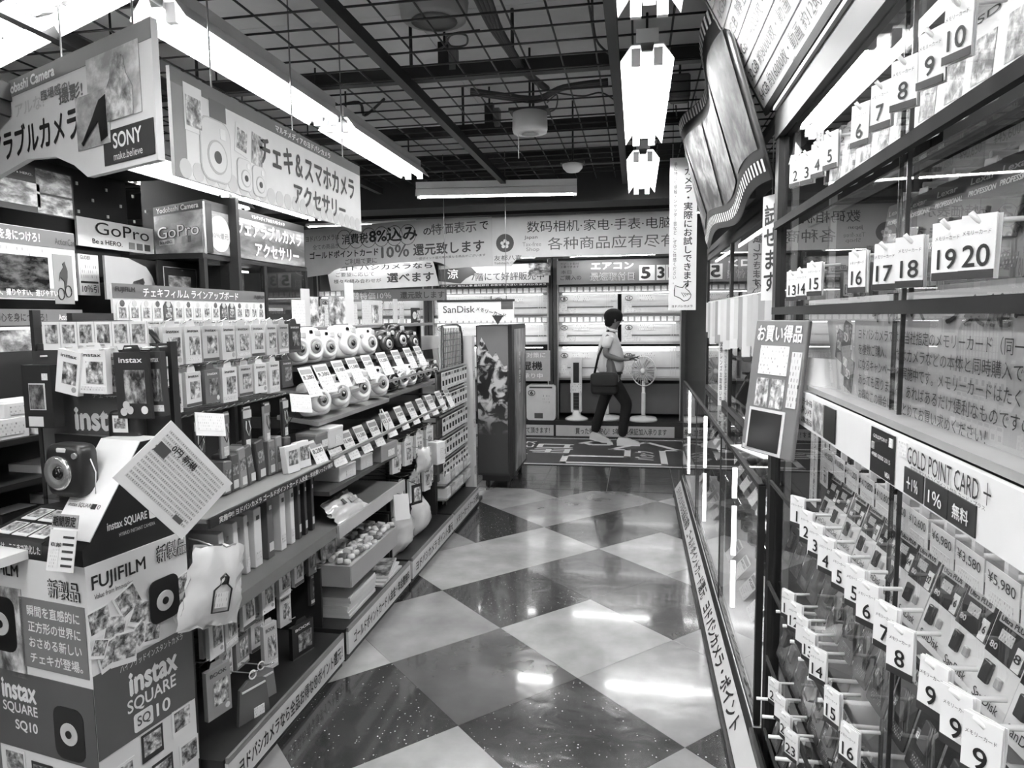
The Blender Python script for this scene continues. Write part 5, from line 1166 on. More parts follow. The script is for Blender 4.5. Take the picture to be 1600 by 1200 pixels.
# wire end grid and white end panel
t = thing('wire_grid_panel', 'white wire grid panel with rounded corner at the far end of the shelving', 'grid panel', (LX - .08, 4.95, 0), LEFT)
ob('frame', tube([(0, 0, .02), (0, 0, 1.505), (.42, 0, 1.505), (.52, 0, 1.49), (.575, 0, 1.43), (.59, 0, 1.36), (.59, 0, .02)], .009, 8), G(.05, .3), t); GW = G(.12, .4)
for i in range(12): ob('upright_wire', cyl(.003, 1.3 if i < 11 else 1.3, 6), GW, t, (.045 + i * .046, 0, .18))
for i in range(29): ob('cross_wire', cyl(.003, .58, 6, axis='x'), GW, t, (.005, .004, .12 + i * .047))
pan('pale_backing', .56, 1.3, G(.6), t, .295, .8, .025, .006)
t = thing('side_board', 'tall narrow white end panel with hanging cards beside the poster cabinet', 'panel', (LX - .02, 5.6, 0), LEFT)
ob('panel', box(.09, .44, 1.38), G(.6, .45), t, (0, .2, .03)); ob('foot', box(.2, .5, .03), G(.08), t, (.02, .2, 0))
for i in range(6): pan('small_tag', .05, .07, photo(.1, .7) if i % 2 else fine(.1, .7, 3, 5), t, .0, 1.28 - i * .2, -.022, .002)
# pop cards standing along the top of the units
pops = [(475, 465, .12, .16, 'photo', 'tall photo card first on the shelf top'), (466, 430, .07, .2, 'pale', 'narrow pale card rising behind the photo cards'), (458, 485, .1, .14, 'check', 'checked card at the end of the film board'), (492, 488, .09, .11, 'photo', 'dark two-picture card second on the shelf top'), (502, 488, .05, .12, 'fine', 'slim printed card third on the shelf top'), (522, 482, .16, .17, 'photo', 'wide people photo card on the shelf top'), (542, 470, .09, .26, 'blank', 'tall blank white card on the shelf top'), (552, 490, .05, .13, 'fine', 'slim printed card beside the blank white card'), (580, 482, .24, .16, 'mesh', 'wide hatched card with a couple picture on the shelf top'), (617, 480, .06, .18, 'pale', 'narrow pale card right of the hatched card'), (628, 486, .06, .14, 'fine', 'slim striped card left of the black picture frame'), (650, 486, .14, .12, 'dark', 'black framed picture with round mark on the shelf top'), (672, 486, .1, .11, 'photo', 'picture card beside the round mark frame'), (690, 484, .08, .12, 'photo', 'last small picture card at the far end of the shelf top')]
for k in (U2, U3, U4): ob('top_ledge', box(.9 if k != U4 else .8, .16, .02), G(.25), k, (.45 if k != U4 else .4, .4, 1.5))
for i, (px, py, w_, hh, kd, lab) in enumerate(pops):
    p = onx(px, py, LX - .42); Yc = min(max(p.y, 2.92), 5.45)
    m_ = {'photo': photo(.04, .75), 'pale': G(.45), 'fine': fine(.1, .5, 3, 8), 'blank': G(.55), 'mesh': fine(.25, .5, 14, 10), 'dark': G(.04), 'check': fine(.3, .6, 9, 9, .5, 0)}[kd]
    t = thing('pop_card', lab, 'display card', (LX - .38 - .004 * i, Yc, 1.521), LEFT - .2); pan('card', w_, hh, m_, t, 0, hh / 2, 0, .005); ob('foot', box(w_ * .5, .03, .004), G(.5), t, (0, .012, 0)); 
    if kd in ('mesh',): pan('couple_picture', .08, .12, photo(.05, .7), t, .03, .07, -.003)
    if kd == 'dark': ob('round_mark', prism(circ(.03, 16), .002), G(.65), t, (-.02, -.003, .06)); txt('チェキ', t, -.02, .06, .04, .02, INK, -.005); pan('picture', .05, .08, photo(.1, .8), t, .045, .06, -.003)

# ================================================================ left foreground: boxed camera promotion
def mrot(xd, zd):
    xd = Vector(xd).normalized(); zd = Vector(zd).normalized(); yd = zd.cross(xd)
    return Matrix((xd, yd, zd)).transposed().to_euler()
def txt3(s, parent, loc, xd, zd, w, h, mat, bold=0.0, vert=False):
    me, asp = glyphs(s, bold, vert); return ob('lettering', me, mat, parent, loc, mrot(xd, zd), (w, 1, h or w / asp))
def pan3(name, w, h, mat, parent, loc, xd, zd, t=.002): return ob(name, boxc(w, t, h), mat, parent, loc, mrot(xd, zd))
BA = radians(80); BC = (-1.42, 1.535)
FRX, FRZ = (1, 0, 0), (0, 0, 1)            # aisle-side face of the carton
LFX = (0, -1, 0)                            # viewer-side face
BWd, BDp, BHt = .336, .39, .92
bxo = thing('promotion_box', 'tall printed cardboard pedestal advertising a square instant camera', 'cardboard box', (*BC, 0), BA)
ob('carton', box(BWd, BDp, BHt), G(.68, .45), bxo, (BWd / 2, BDp / 2, 0))
def rf(u, z, e=.0015): return (u, -e, z)
def lf(u, z, e=.0015): return (-e, BDp - u, z)
DK, MG = G(.02, .3), G(.13, .4)
# aisle side
pan3('grey_band', BWd, .24, MG, bxo, rf(BWd / 2, .5), FRX, FRZ); txt3('FUJIFILM', bxo, rf(.1, .865, .002), FRX, FRZ, .17, .05, INK, .02); txt3('Value from Innovation', bxo, rf(.08, .832, .002), FRX, FRZ, .12, .014, INK); txt3('新製品', bxo, rf(.275, .88, .006), FRX, FRZ, .11, .055, INK, .07); txt3('新製品', bxo, rf(.275, .88, .008), FRX, FRZ, .105, .048, G(.6), .0)
rr = random.Random(9)
for i, (u, z, s, a) in enumerate(((.03, .76, .06, .1), (.075, .72, .06, -.3), (.12, .78, .065, .4), (.16, .73, .06, -.5), (.05, .66, .06, .2), (.1, .655, .07, -.2), (.15, .67, .05, .6), (.3, .68, .06, .5), (.19, .66, .05, -.2), (.31, .76, .05, .2), (.02, .69, .04, -.4))):
    xd = (cos(a), 0, sin(a)); zd = (-sin(a), 0, cos(a))
    pan3('photo_border', s * 1.15, s * 1.3, G(.7), bxo, rf(u, z, .0015 + .0006 * i), xd, zd, .0012); pan3('photo_print', s, s, photo(.02, .7), bxo, rf(u, z + s * .08, .0024 + .0006 * i), xd, zd, .0012)
ob('printed_camera', prism(rrect(.105, .13, .025), .003), DK, bxo, (.235, -.0125, .745)); ob('printed_lens', prism(circ(.03, 24), .002), G(.5, .3), bxo, (.235, -.0145, .74)); ob('printed_lens_core', prism(circ(.011, 16), .002), DK, bxo, (.235, -.016, .74))
txt3('ハイブリッドインスタントカメラ', bxo, rf(.19, .6, .003), FRX, FRZ, .22, .022, G(.7)); txt3('instax', bxo, rf(.19, .54, .003), FRX, FRZ, .17, .07, G(.75), .05); txt3('SQUARE', bxo, rf(.18, .475, .003), FRX, FRZ, .17, .045, G(.75), .02)
ob('badge_tile', prism(rrect(.065, .055, .008), .002), G(.7), bxo, (.145, -.003, .42)); txt3('SQ', bxo, rf(.145, .42, .0045), FRX, FRZ, .045, .035, MG, .02); txt3('10', bxo, rf(.215, .42, .003), FRX, FRZ, .05, .04, G(.75), .02)
for i, (u, z) in enumerate(((.07, .29), (.17, .33), (.28, .34), (.2, .22), (.3, .22), (.06, .16), (.15, .13))): pan3('photo_border', .075, .085, G(.05 if i % 2 else .68), bxo, rf(u, z, .002), FRX, FRZ, .001); pan3('photo_print', .06, .06, photo(.02, .7), bxo, rf(u, z + .004, .003), FRX, FRZ, .001)
txt3('専用フィルム別売', bxo, rf(.2, .17, .002), FRX, FRZ, .14, .02, INK)
# viewer side
pan3('grey_panel', .25, .2, G(.22, .4), bxo, lf(.255, .71), LFX, FRZ); pan3('grey_band', BDp, .23, MG, bxo, lf(BDp / 2, .47), LFX, FRZ); pan3('print_collage', .14, .26, photo(.04, .7, 3), bxo, lf(.07, .7), LFX, FRZ)
txt3('FUJIFILM', bxo, lf(.06, .875, .002), LFX, FRZ, .15, .045, INK, .02); txt3('新製品', bxo, lf(.31, .85, .004), LFX, FRZ, .12, .055, INK, .07); txt3('新製品', bxo, lf(.31, .85, .006), LFX, FRZ, .115, .048, G(.6))
for i, s in enumerate(('瞬間を直感的に', '正方形の世界に', 'おさめる新しい', 'チェキが登場。')): txt3(s, bxo, lf(.26, .775 - i * .045, .003), LFX, FRZ, .2, .032, G(.75), .03)
txt3('instax', bxo, lf(.1, .53, .003), LFX, FRZ, .14, .06, G(.75), .05); txt3('SQUARE', bxo, lf(.1, .475, .003), LFX, FRZ, .14, .035, G(.75), .02); txt3('SQ10', bxo, lf(.12, .425, .003), LFX, FRZ, .09, .035, G(.75), .03)
for u, z, s in ((.05, .72, 1.0), (.29, .44, .95)):
    xs = mrot(LFX, FRZ); ob('printed_camera', prism(rrect(.12 * s, .16 * s, .03), .003), DK, bxo, (-.004, BDp - u, z), xs); ob('printed_lens', prism(circ(.034 * s, 24), .002), G(.5, .3), bxo, (-.0055, BDp - u, z), xs); ob('printed_lens_core', prism(circ(.012 * s, 16), .002), DK, bxo, (-.007, BDp - u, z), xs)
for i, (u, z) in enumerate(((.06, .3), (.17, .28), (.3, .27), (.1, .18), (.24, .16))): pan3('photo_border', .085, .095, G(.05 if i % 2 else .68), bxo, lf(u, z, .002), LFX, FRZ, .001); pan3('photo_print', .07, .07, photo(.02, .7), bxo, lf(u, z + .004, .003), LFX, FRZ, .001)
# stand on the pedestal
st = thing('camera_stand', 'black sloping counter stand with a white centre panel on the pedestal', 'display stand', (*BC, BHt), BA)
side = [(0, 0), (.32, 0), (.32, .06), (.27, .3), (.2, .3), (.025, .06), (.0, .045)]
ob('side_wedge', prism(side, .15), G(.015, .4), st, (0, .004, 0))
A_, B_ = Vector((.025, 0, .06)), Vector((.2, 0, .3)); sl = (B_ - A_).normalized(); L_ = (B_ - A_).length; nrm = Vector((-sl.z, 0, sl.x))
mid = (A_ + B_) / 2
pan3('white_panel', .15, L_, G(.74, .35), st, mid + nrm * .002 + Vector((0, .08, 0)), LFX, sl, .003); pan3('white_panel', .15, .075, G(.74, .35), st, Vector((.235, .08, .3015)), LFX, (1, 0, 0), .003)
txt3('instax SQUARE', st, A_ + sl * .095 + nrm * .0045 + Vector((0, .1, 0)), LFX, sl, .09, .014, INK, .01); txt3('10', st, A_ + sl * .095 + nrm * .0045 + Vector((0, .035, 0)), LFX, sl, .018, .013, INK, .01); pan3('badge_tile', .016, .015, INK, st, A_ + sl * .095 + nrm * .004 + Vector((0, .05, 0)), LFX, sl, .001)
txt3('instax SQUARE', st, (.14, .0025, .085), (.97, 0, .0), FRZ, .13, .028, G(.72), .03); ob('badge_tile', prism(rrect(.026, .03, .004), .001), G(.72), st, (.225, .0022, .086)); txt3('10', st, (.255, .0025, .086), FRX, FRZ, .024, .026, G(.72), .02); txt3('HYBRID INSTANT CAMERA', st, (.17, .0025, .055), FRX, FRZ, .12, .01, G(.5))
ob('tray', prism([(0, 0), (.3, 0), (.3, .08), (.17, .09), (0, .05)], .235), G(.02, .4), st, (0, .155, 0))
txt3('チェキは、ここまで進化した', st, (-.002, .26, .028), LFX, FRZ, .2, .024, G(.7), .02); txt3('FUJIFILM', st, (-.002, .37, .035), LFX, FRZ, .03, .008, G(.6))
tl = Vector((.17, 0, .04)).normalized()
for i in range(3):
    for j in range(2):
        c = Vector((.045 + .075 * j, .195 + .068 * i, .051 + .0765 * .235 * j + .011)); up = Vector((-tl.z, 0, tl.x))
        pan3('print_border', .058, .062, G(.7, .3), st, c + up * .002, LFX, tl, .002); pan3('print_picture', .046, .044, photo(.03, .6), st, c + up * .0035 + tl * .004, LFX, tl, .001)
ob('back_board', box(.02, .25, .3), G(.02, .4), st, (.24, .265, 0)); pan3('sample_screen', .09, .15, G(.42, .3), st, (.228, .29, .19), LFX, FRZ, .003)
ob('acrylic_shelf', boxc(.1, .13, .005), glass(.8, 1.5), st, (.11, .16, .155)); ob('shelf_post', box(.006, .1, .08), glass(.8, 1.5), st, (.15, .16, .08)); ob('shelf_arm', boxc(.12, .01, .006), glass(.8, 1.5), st, (.19, .2, .152))
ic = thing('instant_camera', 'black square instant camera with silver lens ring on the stand', 'instant camera', (BC[0] + .1 * cos(BA) - .15 * sin(BA), BC[1] + .1 * sin(BA) + .15 * cos(BA), BHt + .158), BA - pi / 2 + .05)
ic.scale = (1.2, 1.2, 1.2); ob('body', superell(.057, .028, .062, .35, .45), G(.025, .35), ic, (0, 0, .062)); ob('lens_ring', lathe([(.04, 0), (.04, .008), (.034, .012), (.016, .006)], 28, 'y'), G(.6, .2, .8), ic, (-.01, -.024, .058)); ob('lens', lathe([(.016, 0), (.01, .006), (0, .007)], 18, 'y'), G(.01, .05), ic, (-.01, -.03, .058)); ob('flash_window', boxc(.028, .005, .011, .003), G(.6, .2), ic, (.0, -.026, .111)); ob('shutter_button', cyl(.007, .006, 12, axis='y'), G(.4, .3, .6), ic, (.04, -.024, .1)); ob('tether_cord', tube([(.055, 0, .09), (.075, -.005, .06), (.07, -.005, .01), (.05, .02, 0)], .0015, 5), G(.7), ic)
pc = thing('price_card', 'price card with barred print hanging from the stand front corner', 'price card', (BC[0] - .035, BC[1] - .045, BHt + .002), radians(-3), rot=(radians(-12), 0, radians(-5)))
pan('card', .085, .105, G(.66), pc, 0, .055, 0, .003); txt('期間限定', pc, 0, .13, .075, .028, INK, -.001, .07); pan('title_plate', .082, .035, G(.35), pc, 0, .13, .001, .003); txt('¥31,860', pc, -.018, .07, .034, .012, INK, -.002, .02); pan('left_print', .03, .06, fine(.2, .66, 3, 7), pc, -.022, .04, -.001, .0006)
for i in range(5): pan('dark_bar', .035, .006, G(.06), pc, .02, .09 - i * .018, -.001, .0006)
bk = tag(ob('leaflet_pile', box(.2, .12, .025), G(.66), None, (BC[0] - .33 + .02, BC[1] + .02, BHt + .001), (0, 0, radians(-8))), 'curling pile of white leaflets at the foot of the stand', 'leaflets')
# ---------------------------------------------------------------- goods hung at the shelf end behind the stand
ep = thing('end_display', 'dark grey end panel with instant film lettering behind the stand', 'display panel', (-1.62, 1.885, 0))
ob('panel', box(.46, .02, 1.36), G(.13, .4), ep, (0, 0, 0)); txt('instax', ep, -.01, 1.26, .2, .075, G(.72), -.012, .06); txt('チェキカメラ', ep, .02, 1.335, .12, .016, G(.4), -.012); ob('edge_post', box(.012, .03, 1.5), G(.02), ep, (.236, 0, 0)); ob('edge_post', box(.012, .03, 1.6), G(.02), ep, (-.236, 0, 0))
ob('photo_strip_rail', box(.46, .012, .02), G(.05), ep, (0, -.0, 1.475)); ob('hook_bar', box(.47, .015, .025), G(.03), ep, (0, 0, 1.455))
ps = thing('photo_strip', 'row of six square instant prints on a white strip', 'photo strip', (-1.60, 1.83, 1.52)); pan('strip', .36, .085, G(.72, .35), ps, 0, 0, 0, .003)
for i in range(6): pan('print', .042, .056, photo(.02, .65, 2.4), ps, -.148 + i * .0595, .006, -.002, .001); pan('print_seam', .001, .085, G(.4), ps, -.118 + i * .0595, 0, -.0015, .001)
ob('strip_arm', boxc(.02, .06, .01), G(.3), ps, (0, .03, -.03))
for i, (px, py, w_, hh, sh, tl_, lab) in enumerate(((113, 548, .085, .13, .75, .18, 'white instant film pack with couple picture hung at an angle'), (147, 546, .1, .13, .76, .02, 'white instant film pack with couple picture hung upright'), (166, 552, .06, .13, .6, .0, 'pale film packs seen edge-on right of the couple packs'), (205, 550, .12, .195, .05, -.02, 'black film pack with round badges hung at the shelf end'), (232, 550, .05, .19, .08, -.03, 'black film packs stacked behind the round badge pack'))):
    p = ony(px, py, 1.79)
    t = film_pack((p.x, 1.79 + .03 * (i in (2, 4)), p.z), 0, lab, w_, hh, sh, 'film packs at the shelf end', i, .02 if i != 3 else .012); t.rotation_euler = (0, tl_, -.1)
    ob('hook', tube([(0, 0, 0), (0, -.12, 0)], .003, 5), G(.6, .3, .7), ep, (p.x + 1.62, 0, p.z + .012)) 
    if i == 3:
        for bx_, bz_ in ((-.025, -.155), (-.035, -.175), (-.012, -.17)): ob('round_badge', prism(circ(.012, 14), .001, 'rbadge'), G(.5), t, (bx_, -.009, bz_))
t = thing('case_pack', 'black hanging case pack with a window left of the film packs', 'accessory', (-1.765, 1.8, 1.46)); ob('box', boxc(.1, .04, .19), G(.03, .35), t, (0, 0, -.12)); ob('hang_card', boxc(.09, .004, .05), G(.05), t, (0, .018, -.01)); pan('window_frame', .055, .08, G(.6), t, 0, -.12, -.022, .002); pan('window_view', .049, .074, photo(.01, .2), t, 0, -.12, -.024, .001); pan('label', .05, .03, G(.55), t, -.01, -.195, -.022, .001); pan('barcode_label', .02, .02, fine(.1, .7, 3, 3), t, .03, -.06, -.022, .001); ob('hook', tube([(0, 0, 0), (.04, .09, 0)], .003, 5), G(.6, .3, .7), t)
t = thing('instant_camera', 'black instant camera with a print peeking over the stand', 'instant camera', (-1.5, 1.82, 1.19)); ob('body', superell(.055, .025, .055, .4, .5), G(.025, .35), t, (0, 0, .055)); pan('print', .05, .05, G(.6), t, 0, .07, -.03, .002); pan('print_picture', .036, .03, photo(.05, .5), t, 0, .072, -.032, .001); ob('shelf_peg', boxc(.12, .06, .006), G(.05), t, (0, .02, -.003))
# ---------------------------------------------------------------- neighbouring low shelf of camera cartons (far left)
ls = thing('gondola_shelf', 'black shelf of camera cartons at the far left edge', 'shelving', (-2.13, 2.05, 0), LEFT - .1); 
for z in (.75, 1.0, 1.15): ob('shelf', box(.7, .35, .02), G(.02), ls, (0, .1, z))
ob('back_panel', box(.7, .02, 1.45), G(.02), ls, (0, .27, 0)); ob('shelf_label', box(.12, .004, .02), G(.7), ls, (.24, -.078, 1.153))
for i, (x, z, w_, d_, hh, sh, lab) in enumerate(((-.1, 1.17, .2, .18, .07, .7, 'white flat camera carton on the far left shelf top'), (.13, 1.17, .22, .18, .06, .66, 'second white flat carton beside it on the far left shelf top'), (.02, 1.24, .2, .17, .05, .72, 'white carton with printed lines stacked on the far left cartons'), (.16, 1.02, .2, .2, .03, .5, 'grey booklet pile on the far left middle shelf'), (.18, .77, .16, .12, .16, .4, 'upright printed accessory box on the far left low shelf'), (-.02, .77, .16, .12, .14, .05, 'black accessory box on the far left low shelf'))):
    a = LEFT - .1; pos = Vector((-2.13, 2.05, 0)) + Matrix.Rotation(a, 3, 'Z') @ Vector((x, .03, z))
    t = thing('carton', lab, 'box', pos, a); ob('body', box(w_, d_, hh, .002), G(sh, .4), t); pan('front_print', w_ * .8, hh * .6, fine(.1, .66, 6, 4) if hh < .1 else photo(.03, .6), t, 0, hh * .5, -d_ / 2 - .002, .001); ob('top_print', boxc(w_ * .8, d_ * .7, .001), fine(.25, .68, 4, 6), t, (0, 0, hh + .0008))
# ================================================================ action camera displays behind
AX = -2.6
bw = thing('display_backdrop', 'dark tall display wall with canopy behind the left shelving', 'display wall', (0, 0, 0))
ob('back_panel', box(.04, 2.6, 2.45), G(.015, .7), bw, (-2.82, 2.2, 0)); ob('canopy', box(.7, 2.5, .06), G(.02, .7), bw, (-2.5, 2.25, 2.33)); ob('canopy_fascia', box(.02, 2.5, .1), G(.03, .6), bw, (-2.17, 2.25, 2.28))
ob('end_wall', box(.6, .03, 2.45), G(.015, .7), bw, (-2.55, 3.7, 0))
for i in range(4):
    for j in range(3): ob('panel_stud', boxc(.006, .012, .016), G(.6), bw, (-2.797, 2.95 + i * .2 + .1 * (j % 2), 2.12 + j * .07))
def wall_board(name, label, cat, px0, py0, px1, py1, X, mat, t=.012):
    a, b = onx(px0, py0, X), onx(px1, py1, X); w = b.y - a.y; h = a.z - b.z
    o = thing(name, label, cat, (X, (a.y + b.y) / 2, (a.z + b.z) / 2), LEFT); pan('board', w, h, mat, o, 0, 0, 0, t)
    ob('wall_fixing', boxc(.03, abs(-2.8 - X) if X > -2.8 else .01, .03), G(.02), o, (0, abs(-2.8 - X) / 2 + t, 0))
    return o, w, h
o, w, h = wall_board('poster', 'action camera poster board with a dark screen and cyclist at far left', 'poster', -60, 340, 122, 470, AX, G(.6))
pan('header_strip', w, .075, G(.2), o, 0, h / 2 - .04, -.002); txt('遊び心を身につけろ！', o, -.07, h / 2 - .04, .3, .045, G(.78), -.004, .05); txt('ActionCam', o, .22, h / 2 - .045, .12, .03, G(.05), -.004, .01); pan('speech_print', w * .7, .07, fine(.25, .66, 9, 3), o, -.08, h / 2 - .12, -.002)
pan('screen', w * .68, h * .5, photo(.01, .14, 6, .1), o, -w * .13, -.045, -.004, .004); pan('side_panel', .11, h * .72, G(.3), o, w * .36, -.06, -.002)
for dx in (-.022, .02): ob('cycle_wheel', tube([(.018 * cos(a), 0, .026 * sin(a)) for a in [2 * pi * i / 16 for i in range(16)]], .002, 4, True), INK, o, (w * .36 + dx, -.005, -.12 + dx * .3))
ob('cyclist_figure', prism([(-.03, -.02), (-.02, .02), (.0, .045), (-.005, .06), (.008, .07), (.015, .05), (.022, .03), (.02, -.0), (.01, -.05), (0, -.05), (.0, -.02), (-.02, .0)], .002), G(.06), o, (w * .36, -.005, -.05)); txt('使いやすい、撮りやすい、遊びやすい', o, -.05, -h / 2 + .03, w * .75, .03, G(.75), -.006, .05); pan('slogan_band', w * .78, .045, G(.3), o, -.05, -h / 2 + .03, -.003)
o, w, h = wall_board('header_sign', 'grey action camera strip sign under the screen poster', 'sign', -60, 482, 130, 507, -2.45, G(.2)); txt('遊び心を身につけろ！', o, -.05, 0, .28, .035, G(.04), -.002, .02); txt('ActionCam', o, .2, 0, .1, .025, G(.7), -.002, .02)
o, w, h = wall_board('poster', 'forest photo poster with a dark bird at the far left', 'poster', -60, 515, 66, 605, -2.4, photo(.01, .55, 4)); pan('poster_edge', w, .012, G(.6), o, 0, h / 2, -.001)
o, w, h = wall_board('poster', 'white lettered panel beside the forest photo', 'poster', 66, 510, 96, 580, -2.4, G(.62)); pan('dark_label', w * .8, .05, G(.05), o, 0, h * .32, -.002); txt('圧縮', o, 0, .0, w * .8, .04, INK, -.002, .03); txt('ブレ', o, 0, -.07, w * .8, .04, INK, -.002, .03)
a, b = onx(-60, 235, AX), onx(117, 345, AX)
o, w, h = wall_board('poster', 'dark collage poster of snow sports pictures under the slanted sign', 'poster', -60, 232, 117, 343, AX, G(.02)); 
for i, (u, v, ww, hh, m_) in enumerate(((-.34, .3, .3, .36, photo(.1, .4)), (-.02, .34, .26, .3, G(.02)), (.3, .22, .36, .5, photo(.03, .4)), (-.06, -.12, .42, .5, photo(.05, .7)), (.3, -.28, .36, .4, photo(.03, .6)), (-.36, -.2, .24, .4, photo(.2, .7)))): pan('sports_picture', ww * w, hh * h, m_, o, u * w, v * h, -.002, .003)
txt('Be a HERO.', o, -.02 * w, .3 * h, .2 * w, .05 * h, G(.6), -.007, .02)
o, w, h = wall_board('wall_sign', 'white action camera brand sign with three grey squares on the dark wall', 'sign', 119, 337, 241, 398, -2.76, G(.72)); txt('GoPro', o, .04, .2 * h, w * .72, h * .44, G(.015), -.002, .0); txt('Be a HERO.', o, -.08, -.28 * h, w * .38, .17 * h, INK, -.002, .02)
for i in range(3): pan('colour_square', .045, .25 * h, [G(.3), G(.22), G(.12)][i], o, .1 + i * .062, -.28 * h, -.002)
o, w, h = wall_board('price_card', 'white ten percent off accessory card below the brand sign', 'price card', 121, 396, 157, 462, -2.7, G(.72)); txt('GLIDER', o, -.02, h * .42, w * .5, .018, INK, -.002); pan('product_pictures', w * .85, h * .36, fine(.05, .7, 5, 3), o, 0, h * .08, -.002); txt('10％引', o, 0, -h * .34, w * .8, h * .2, INK, -.002, .02); pan('rule_bar', w * .85, .01, INK, o, 0, -h * .18, -.002)
o, w, h = wall_board('poster', 'grey poster of an animal on an ice slope behind the film board', 'poster', 163, 399, 246, 470, -2.55, G(.36)); ob('dark_corner', prism([(-.02, .5 * h), (.5 * w, .5 * h), (.5 * w, -.2 * h), (.42 * w, .1 * h), (.3 * w, .33 * h)], .002), G(.02), o, (0, -.002, 0)); ob('animal_figure', prism([(-.06, -.1), (-.05, -.05), (-.02, -.01), (.02, .0), (.05, .01), (.06, -.015), (.045, -.03), (.05, -.07), (.07, -.1)], .002), photo(.02, .15), o, (.03, -.002, 0))
o, w, h = wall_board('framed_picture', 'black framed display with a forest picture beside the glass window case', 'picture frame', 246, 406, 312, 470, -2.5, G(.015, .3)); pan('frame_line', w * .82, h * .8, G(.5), o, .01, -.01, -.001, .001); pan('frame_inner', w * .8, h * .78, G(.015), o, .01, -.01, -.002, .002); pan('picture', w * .55, h * .55, photo(.05, .5, 3), o, .0, -.03, -.004, .002)
# corner booth with printed panels
gx = thing('corner_sign', 'printed action camera panel at the booth corner with snowboarder picture', 'sign', (-2.525, 3.55, 2.06), atan2(-.2, .45)); pan('board', .49, .28, photo(.12, .5, 2), gx, 0, 0, 0, .012); pan('header_strip', .49, .05, G(.04), gx, 0, .125, -.001); txt('Yodobashi Camera', gx, 0, .125, .42, .03, G(.7), -.003, .04); txt('GoPro', gx, .0, -.0, .42, .07, G(.02), -.003, .06); txt('GoPro', gx, .0, -.0, .41, .065, G(.75), -.005, .0); pan('slogan_plate', .15, .03, G(.65), gx, -.12, -.055, -.003); txt('Be a HERO.', gx, -.12, -.055, .13, .018, INK, -.006, .03)
for i in range(3): pan('colour_square', .035, .035, [G(.5), G(.35), G(.15)][i], gx, 0 + i * .055, -.05, -.003)
ob('backing', boxc(.48, .04, .26), G(.02), gx, (0, .035, 0))
w, h = 1.15, .28
ws = thing('header_sign', 'dark wearable camera accessory sign with bold white lettering over the window case', 'sign', (-2.3, 4.03, 2.06), LEFT); pan('board', w, h, photo(.06, .3, 3), ws, 0, 0, 0, .015); pan('header_strip', w, .05, G(.03), ws, 0, .125, -.001); txt('マルチメディアのヨドバシカメラ', ws, .1, .125, .4, .024, G(.75), -.003, .03)
for m_, bo, e in ((G(.05), .09, .003), (G(.78), .04, .005)): txt('ウェアラブルカメラ', ws, .12, .045, .8, .09, m_, -e, bo); txt('アクセサリー', ws, .2, -.07, .56, .085, m_, -e, bo)
ob('round_badge', prism(circ(.1, 28, rz=.1), .002), G(.55), ws, (-.44, -.004, -.02)); txt('10％還元', ws, -.44, -.03, .15, .035, G(.25), -.007, .02)
wc = thing('window_case', 'black framed glass window case under the wearable camera sign', 'display case', (-2.3, 3.45, 0), LEFT)
ob('top_beam', box(1.2, .5, .03), G(.015), wc, (.58, .25, 1.895)); ob('body', box(1.18, .5, 1.6), G(.02), wc, (.58, .26, 0)); 
for x in (0, .62, 1.17): ob('post', box(.03, .03, 1.9), G(.012), wc, (x, .015, 0))
for a_, b_ in ((.015, .605), (.635, 1.155)): ob('glass_pane', boxc(b_ - a_, .005, .3), glass(.9, 1.5), wc, ((a_ + b_) / 2, .01, 1.745)); 
ob('back_print', box(1.15, .01, .3), photo(.1, .5, 4), wc, (.58, .48, 1.6)); ob('light_strip', boxc(.5, .01, .012), emit(LAMP * .08), wc, (.5, .2, 1.87)); ob('white_ledge', box(1.12, .25, .02), G(.6), wc, (.58, .3, 1.62))
fluoro((-2.2, 3.1, 2.245), .95, 0, 'low fluorescent light over the booth, left of the pair', .16, 2, True, 2, .6); fluoro((-2.2, 4.12, 2.255), 1.0, 0, 'low fluorescent light over the booth, right of the pair', .16, 2, True, 2, .6)
# ================================================================ big hanging signs
w, h = 1.35, .385; c = (-1.33 - .5 * w * cos(radians(-23.6)), 1.80 - .5 * w * sin(radians(-23.6)), 2.4 - h / 2)
so = board('hanging_sign', 'white slanted action camera sign with arched lower edge, top left', 'sign', w, h, c, radians(-23.6), G(.66, .4), .02, outline=[(-.5, .5), (.5, .5), (.5, -.5), (.2, -.5), (.14, -.38), (.05, -.27), (-.1, -.22), (-.3, -.3), (-.5, -.5)], wires=(.1, .42))
pan('header_strip', w, .055, G(.22), so, 0, h / 2 - .028, -.002); txt('Yodobashi Camera', so, -.1, h / 2 - .03, .42, .035, G(.8), -.004, .05); txt('ウェアラブルカメラ', so, -.18, -.015, .84, .105, INK, -.002, .035); txt('リアルな!', so, -.12, .085, .28, .045, G(.5), -.002, .03); txt('臨場感の!', so, .1, .1, .2, .035, G(.2), -.002, .08); txt('撮影!', so, .2, .075, .16, .05, G(.18), -.002, .08)
pan('snow_photo', .3, .2, photo(.2, .65, 2), so, .46, .05, -.003, .002); ob('goggles_figure', prism([(-.09, -.1), (-.08, -.02), (-.04, .02), (-.03, .07), (0, .09), (.04, .07), (.05, .02), (.08, -.02), (.08, -.1)], .002), photo(.05, .7), so, (.49, -.006, .05)); pan('lens_photo', .2, .16, photo(.2, .7, 2), so, .33, -.03, -.004, .002); ob('camera_figure', prism([(-.09, -.06), (-.08, -.07), (.0, 0.02), (.03, .05), (.07, .06), (.07, -.06), (.03, -.07), (.02, -.01)], .002), DK, so, (.35, -.0075, -.03)); 
pan('brand_plate', .28, .1, G(.06), so, .525, -.125, -.003); txt('SONY', so, .525, -.11, .16, .045, G(.8), -.005, .03); txt('make.believe', so, .525, -.155, .16, .022, G(.7), -.005, .0)
w, h = 1.42, .315
